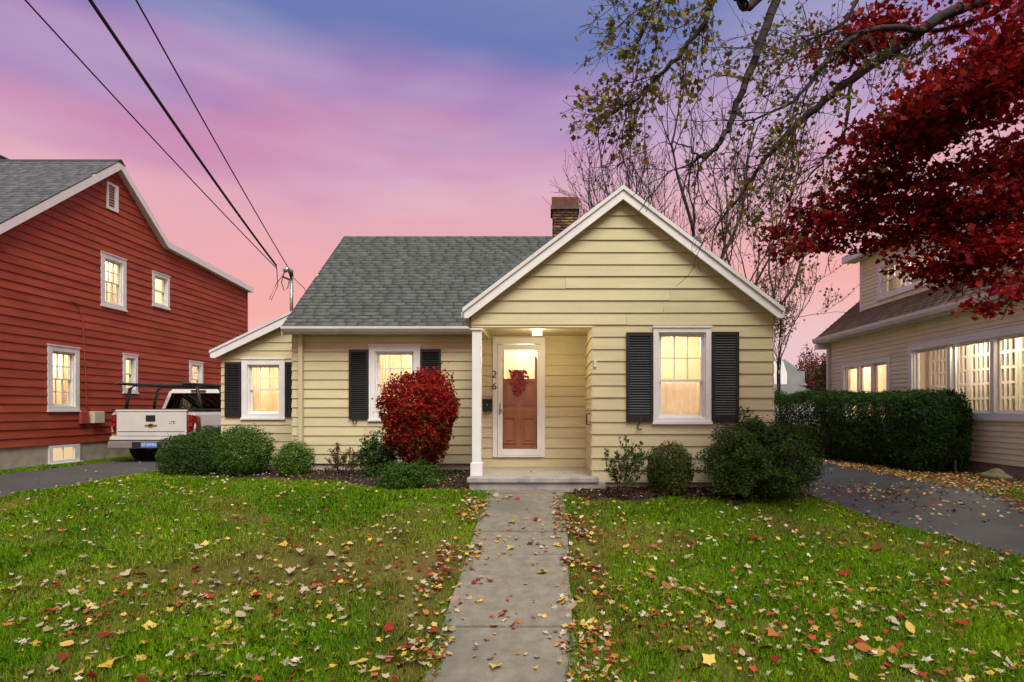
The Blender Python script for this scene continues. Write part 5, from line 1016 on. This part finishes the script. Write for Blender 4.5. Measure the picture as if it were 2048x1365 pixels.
# ---------------------------------------------------------------- wreath on the door
wp = np.array(wd_.p(dm - 0.02, 1.78, 0.0)); n = 420
tt = rng.uniform(0, 1, n); wid = .13 * (1 - tt) ** .6 + .02
P = wp + np.stack([rng.normal(0, 1, n) * wid * .6, -.02 + rng.uniform(-.0, .035, n), .10 - tt * .42], -1); P[:, 1] = YD + .012 + rng.uniform(0, .03, n)
wr_o = leaves('door_swag', P, np.tile([0, -1, .2], (n, 1)), rng.uniform(.6, 1.2, n) * .065, palette(n, [(.52, .03, .012), (.36, .02, .012), (.60, .12, .03), (.2, .02, .01)], .3), T_STAR5, M_leaf, None, .7, None)
tag(wr_o, 'red autumn leaf swag hanging on the front door behind glass', 'wreath')
# ---------------------------------------------------------------- grass
def on_lawn(x, y):
    ok = (x > np.array([ld_r(v) for v in y]) - .03)
    left = (x < WX0 + .02 + .09 * vnoise(x, y, .16, 77)) & (y < np.array([bedl(v) for v in x]) + .05)
    right = (x > WX1 - .02 - .09 * vnoise(x, y, .16, 78)) & (y < np.array([bedr(v) for v in x])) & (x < np.array([rd_l(v) for v in y]) + .04)
    return ok & (left | right)
def bare(x, y):
    b = smooth01((vnoise(x, y, .9, 11) * .6 + vnoise(x, y, .35, 12) * .4 - .56) / .12)
    e = np.exp(-((x + 2.4) ** 2 / 1.7 + (y - 5.8) ** 2 / .5)) + .9 * np.exp(-((x + 1.15) ** 2 / .06 + (y - 5.2) ** 2 / .9)) + .6 * np.exp(-((x - .4) ** 2 / .05 + (y - 5.6) ** 2 / 3.))
    return np.clip(.36 * b + e, 0, 1)
def inview(x, y): return (np.abs(x / np.maximum(y, .1) + .033) < .98)
gP = []; gW = []; gH = []
for (y0, y1, dens, wdt, hgt) in ((3.1, 4.6, 9500, .0045, .066), (4.6, 6.2, 5600, .0058, .060), (6.2, 8.2, 3200, .0078, .055), (8.2, 10.8, 2000, .010, .048)):
    xa, xb = -8.0, 6.0; n = int((xb - xa) * (y1 - y0) * dens); x = rng.uniform(xa, xb, n); y = rng.uniform(y0, y1, n)
    k = inview(x, y); x, y = x[k], y[k]; k = on_lawn(x, y); x, y = x[k], y[k]; k = rng.random(len(x)) > .86 * bare(x, y); x, y = x[k], y[k]
    gP.append(np.stack([x, y, G(x, y)], -1)); gW.append(np.full(len(x), wdt)); gH.append(hgt * rng.uniform(.45, 1.35, len(x)) * (.6 + .8 * vnoise(x, y, .5, 21)) * (1 - .45 * bare(x, y)))
# thin strip of weeds by the tan house and along the red foundation
x = rng.uniform(6.2, 7.9, 9000); y = rng.uniform(7.0, 10.6, 9000); k = vnoise(x, y, .5, 31) > .7; x, y = x[k], y[k]
gP.append(np.stack([x, y, G(x, y)], -1)); gW.append(np.full(len(x), .009)); gH.append(rng.uniform(.02, .06, len(x)))
x = rng.uniform(-11.28, -10.7, 9000); y = rng.uniform(11.2, 21, 9000); gP.append(np.stack([x, y, G(x, y)], -1)); gW.append(np.full(len(x), .013)); gH.append(rng.uniform(.03, .09, len(x)))
B = np.concatenate(gP); wv = np.concatenate(gW); hv = np.concatenate(gH); n = len(B)
az = rng.uniform(0, 2 * math.pi, n) ; lean = rng.uniform(.2, .95, n); laz = az + rng.normal(0, .9, n)
side = np.stack([np.cos(az), np.sin(az), np.zeros(n)], -1) * wv[:, None] * .5; ln = np.stack([np.cos(laz + 1.57), np.sin(laz + 1.57), np.zeros(n)], -1)
up = np.array([0, 0, 1.]); m1 = B + up * (hv * .6)[:, None] + ln * (hv * lean * .3)[:, None]; tp = B + up * (hv * (1 - .35 * lean))[:, None] + ln * (hv * lean * .85)[:, None]
V = np.stack([B - side - up * .004, B + side - up * .004, m1 + side * .8, tp, m1 - side * .8], 1).reshape(-1, 3)
ba = bare(B[:, 0], B[:, 1]); tone = vnoise(B[:, 0], B[:, 1], .9, 41) * .8 - .1 + vnoise(B[:, 0], B[:, 1], .22, 42) * .4
g1 = np.array([.085, .245, .007]); g2 = np.array([.28, .48, .015]); dryc = np.array([.38, .24, .08])
c = g1 + (g2 - g1) * np.clip(tone + rng.normal(0, .22, n), 0, 1)[:, None]; dm_ = np.clip(ba * .72 + (rng.random(n) < .05) * .8, 0, 1)[:, None]; c = c * (1 - dm_) + dryc * dm_; c *= rng.uniform(.65, 1.4, (n, 1))
grass = np_obj('grass', V, np.arange(n * 5).reshape(n, 5), M_grass, None, col=np.repeat(c, 5, 0)); tag(grass, 'patchy green lawn grass on both sides of the walkway', 'grass', kind='stuff')

# ---------------------------------------------------------------- fallen leaves
LEAFPAL = {'pale': [(.46, .39, .26), (.40, .32, .20), (.54, .48, .38), (.34, .27, .16)], 'yellow': [(.52, .34, .05), (.46, .32, .08), (.58, .42, .10)], 'orange': [(.36, .13, .035), (.30, .12, .05)], 'red': [(.30, .025, .016), (.22, .02, .015), (.36, .05, .03)]}
PW = {'pale': .46, 'yellow': .22, 'orange': .14, 'red': .18}
def leaf_template(kind):
    b = T_STAR.copy() if kind < 4 else np.array([(0, -.5, 0), (.2, -.25, .02), (.3, .05, .03), (.18, .35, .01), (0, .55, -.02), (-.18, .35, .01), (-.3, .05, .03), (-.2, -.25, .02)])
    cur = random.uniform(.1, .9); fo_ = random.uniform(0, .8)
    b[:, 2] = b[:, 2] + cur * (b[:, 0] ** 2) * .9 + fo_ * np.abs(b[:, 0]) * .35 + random.uniform(-.3, .5) * b[:, 1] ** 2 + rng.normal(0, .02, len(b)); return b
LM = {}
for cname, cols in LEAFPAL.items():
    LM[cname] = []
    for k in range(5):
        b = leaf_template(k); nb = len(b); V = np.concatenate([b, [(0, -.02, .03)]]); F = [(i, (i + 1) % nb, nb) for i in range(nb)]
        st = len(V); V = np.concatenate([V, [(-.012, -.15, .0), (.012, -.15, 0), (.06, -.62, .06)]]); F.append((st, st + 1, st + 2))
        o = np_obj('fallen_leaf', V, F, M_dry, None, col=np.array(random.choice(cols)) * random.uniform(.8, 1.1), smooth=True); LM[cname].append(o.data); bpy.data.objects.remove(o)
names = list(PW); pw_ = np.array([PW[k] for k in names])
def place_leaf(x, y, z, cname, where, s):
    o = bpy.data.objects.new('fallen_leaf', random.choice(LM[cname])); o.location = (x, y, z); o.scale = (s, s, s * random.uniform(.6, 1.3)); o.rotation_euler = (random.gauss(0, .3), random.gauss(0, .3), random.uniform(0, 6.28)); COL.objects.link(o)
    adj = {'pale': 'pale cream', 'yellow': 'yellow', 'orange': 'orange brown', 'red': 'red'}[cname]
    tag(o, {'lawn': adj + ' fallen leaf lying in the lawn grass', 'walk': adj + ' fallen leaf lying on the concrete walkway'}[where], 'leaf', 'fallen leaves')
cand = []
while len(cand) < 254:
    y = random.uniform(3.3, 6.4); x = random.uniform(-5.2, 4.6)
    if abs(x / y + .033) > .93 or random.random() > (4.2 / y) ** 1.2: continue
    if not bool(on_lawn(np.array([x]), np.array([y]))[0]) or (WX0 - .03 < x < WX1 + .03): continue
    cand.append((x, y))
for x, y in cand: place_leaf(x, y, float(G(x, y)) + random.uniform(.028, .055), str(rng.choice(names, p=pw_)), 'lawn', random.uniform(.065, .135))
for i in range(46):
    y = random.uniform(3.6, 8.0); x = random.uniform(WX0 + .03, WX1 - .03) if random.random() < .6 else random.choice([WX0 + .05, WX1 - .05]) + random.uniform(-.05, .05)
    place_leaf(x, y, float(G(x, y)) + .04, str(rng.choice(names, p=[.42, .3, .16, .12])), 'walk', random.uniform(.05, .125))
# the rest, too many and too small to count
lx_, ly_, lz_, sz_, ct_ = [], [], [], [], []
def scatter(n, fx, fy, cond, lift, size, w=None):
    x = fx(n); y = fy(n); k = cond(x, y); x, y = x[k], y[k]; lx_.append(x); ly_.append(y); lz_.append(G(x, y) + lift[0] + rng.random(len(x)) * lift[1]); sz_.append(rng.uniform(.6, 1.25, len(x)) * size); ct_.append(rng.choice(4, len(x), p=w if w is not None else pw_))
U = lambda a, b: (lambda n: rng.uniform(a, b, n))
scatter(2200, U(-5, 5), U(3.2, 5.4), lambda x, y: on_lawn(x, y) & (vnoise(x, y, .5, 55) > .38), (.02, .03), .075)
scatter(6500, U(-8, 6), U(3.2, 10.6), lambda x, y: on_lawn(x, y) & (rng.random(len(x)) < .35 + .5 * vnoise(x, y, 1.1, 51)), (.02, .03), .06)
scatter(3600, U(-8, 6), U(3.2, 8), lambda x, y: on_lawn(x, y) & (x > WX1) & (rng.random(len(x)) < .7), (.02, .03), .062, [.36, .24, .2, .2])
scatter(1000, U(WX0 - .3, WX0 + .14), U(3.4, 8.2), lambda x, y: vnoise(x, y, .3, 81) > .5, (.035, .03), .062, [.4, .2, .2, .2])
scatter(1000, U(WX1 - .14, WX1 + .3), U(3.4, 8.2), lambda x, y: vnoise(x, y, .3, 82) > .5, (.035, .03), .062, [.4, .2, .2, .2])
scatter(170, U(WX0 + .05, WX1 - .05), U(3.4, 8.1), lambda x, y: vnoise(x, y, .6, 91) > .45, (.036, .008), .06, [.4, .25, .2, .15])
scatter(700, U(3.5, 6.2), U(4.5, 14), lambda x, y: (x > np.array([rd_l(v) for v in y])) & (vnoise(x, y, .8, 61) > .42), (.022, .01), .06, [.4, .2, .22, .18])
scatter(900, U(3.6, 5.6), U(6.6, 9.4), lambda x, y: (x > np.array([rd_l(v) for v in y])) & (np.exp(-((x - 4.75) ** 2 / .45 + (y - 8.1) ** 2 / .5)) > rng.random(len(x))), (.022, .015), .055, [.2, .3, .34, .16])
scatter(5200, U(5.9, 7.95), U(7.2, 16), lambda x, y: vnoise(x, y, .6, 71) > .22, (.012, .03), .055, [.22, .22, .4, .16])
scatter(900, U(3.2, 7.0), U(4.2, 9.0), lambda x, y: np.abs(x - np.array([rd_l(v) for v in y])) < .16, (.02, .03), .055, [.25, .2, .3, .25])
scatter(900, U(-7.2, -1.2), U(8.2, 10.8), lambda x, y: (y > np.array([bedl(v) for v in x])) & (y < 10.8), (.045, .02), .045, [.4, .1, .35, .15])
scatter(420, U(.5, 3.6), U(7.7, 8.42), lambda x, y: y > np.array([bedr(v) for v in x]), (.045, .02), .045, [.3, .1, .35, .25])
scatter(160, U(-10.7, -7.4), U(8, 15), lambda x, y: rng.random(len(x)) < .6, (.022, .01), .055, [.6, .25, .15, 0])
scatter(60, U(-1.1, .6), U(8.5, 9.8), lambda x, y: rng.random(len(x)) < .25, (.21, .004), .04, [.4, .1, .4, .1])
x, y, z, s, ct = map(np.concatenate, (lx_, ly_, lz_, sz_, ct_)); n = len(x)
cols = np.zeros((n, 3))
for i, k in enumerate(names):
    q = ct == i; cols[q] = palette(int(q.sum()), LEAFPAL[k], .25)
tm = leaf_template(1); h = n // 2; P = np.stack([x, y, z], -1)
lit = leaves('leaf_litter', P, np.tile([0, 0, 1.], (n, 1)), s, cols, T_STAR5, M_dry, None, .5); tag(lit, 'scattered small fallen autumn leaves over lawn, beds and driveways', 'leaf litter')
# mulch chips
n = 5200; x = np.concatenate([rng.uniform(-7.2, -1.2, n), rng.uniform(.4, 3.5, n // 2)]); y = np.concatenate([rng.uniform(8.2, 11.2, n), rng.uniform(7.7, 8.45, n // 2)])
k = np.array([(b > bedl(a)) if a < 0 else (b > bedr(a)) for a, b in zip(x, y)]); x, y = x[k], y[k]
mc = leaves('mulch_chips', np.stack([x, y, G(x, y) + .045], -1), np.tile([0, 0, 1.], (len(x), 1)), rng.uniform(.5, 1.4, len(x)) * .05, palette(len(x), [(.045, .025, .016), (.07, .04, .025), (.025, .016, .012)], .3), T_DIAM, M_dry, None, .8); tag(mc, 'dark bark mulch chips in the beds along the cottage', 'mulch')
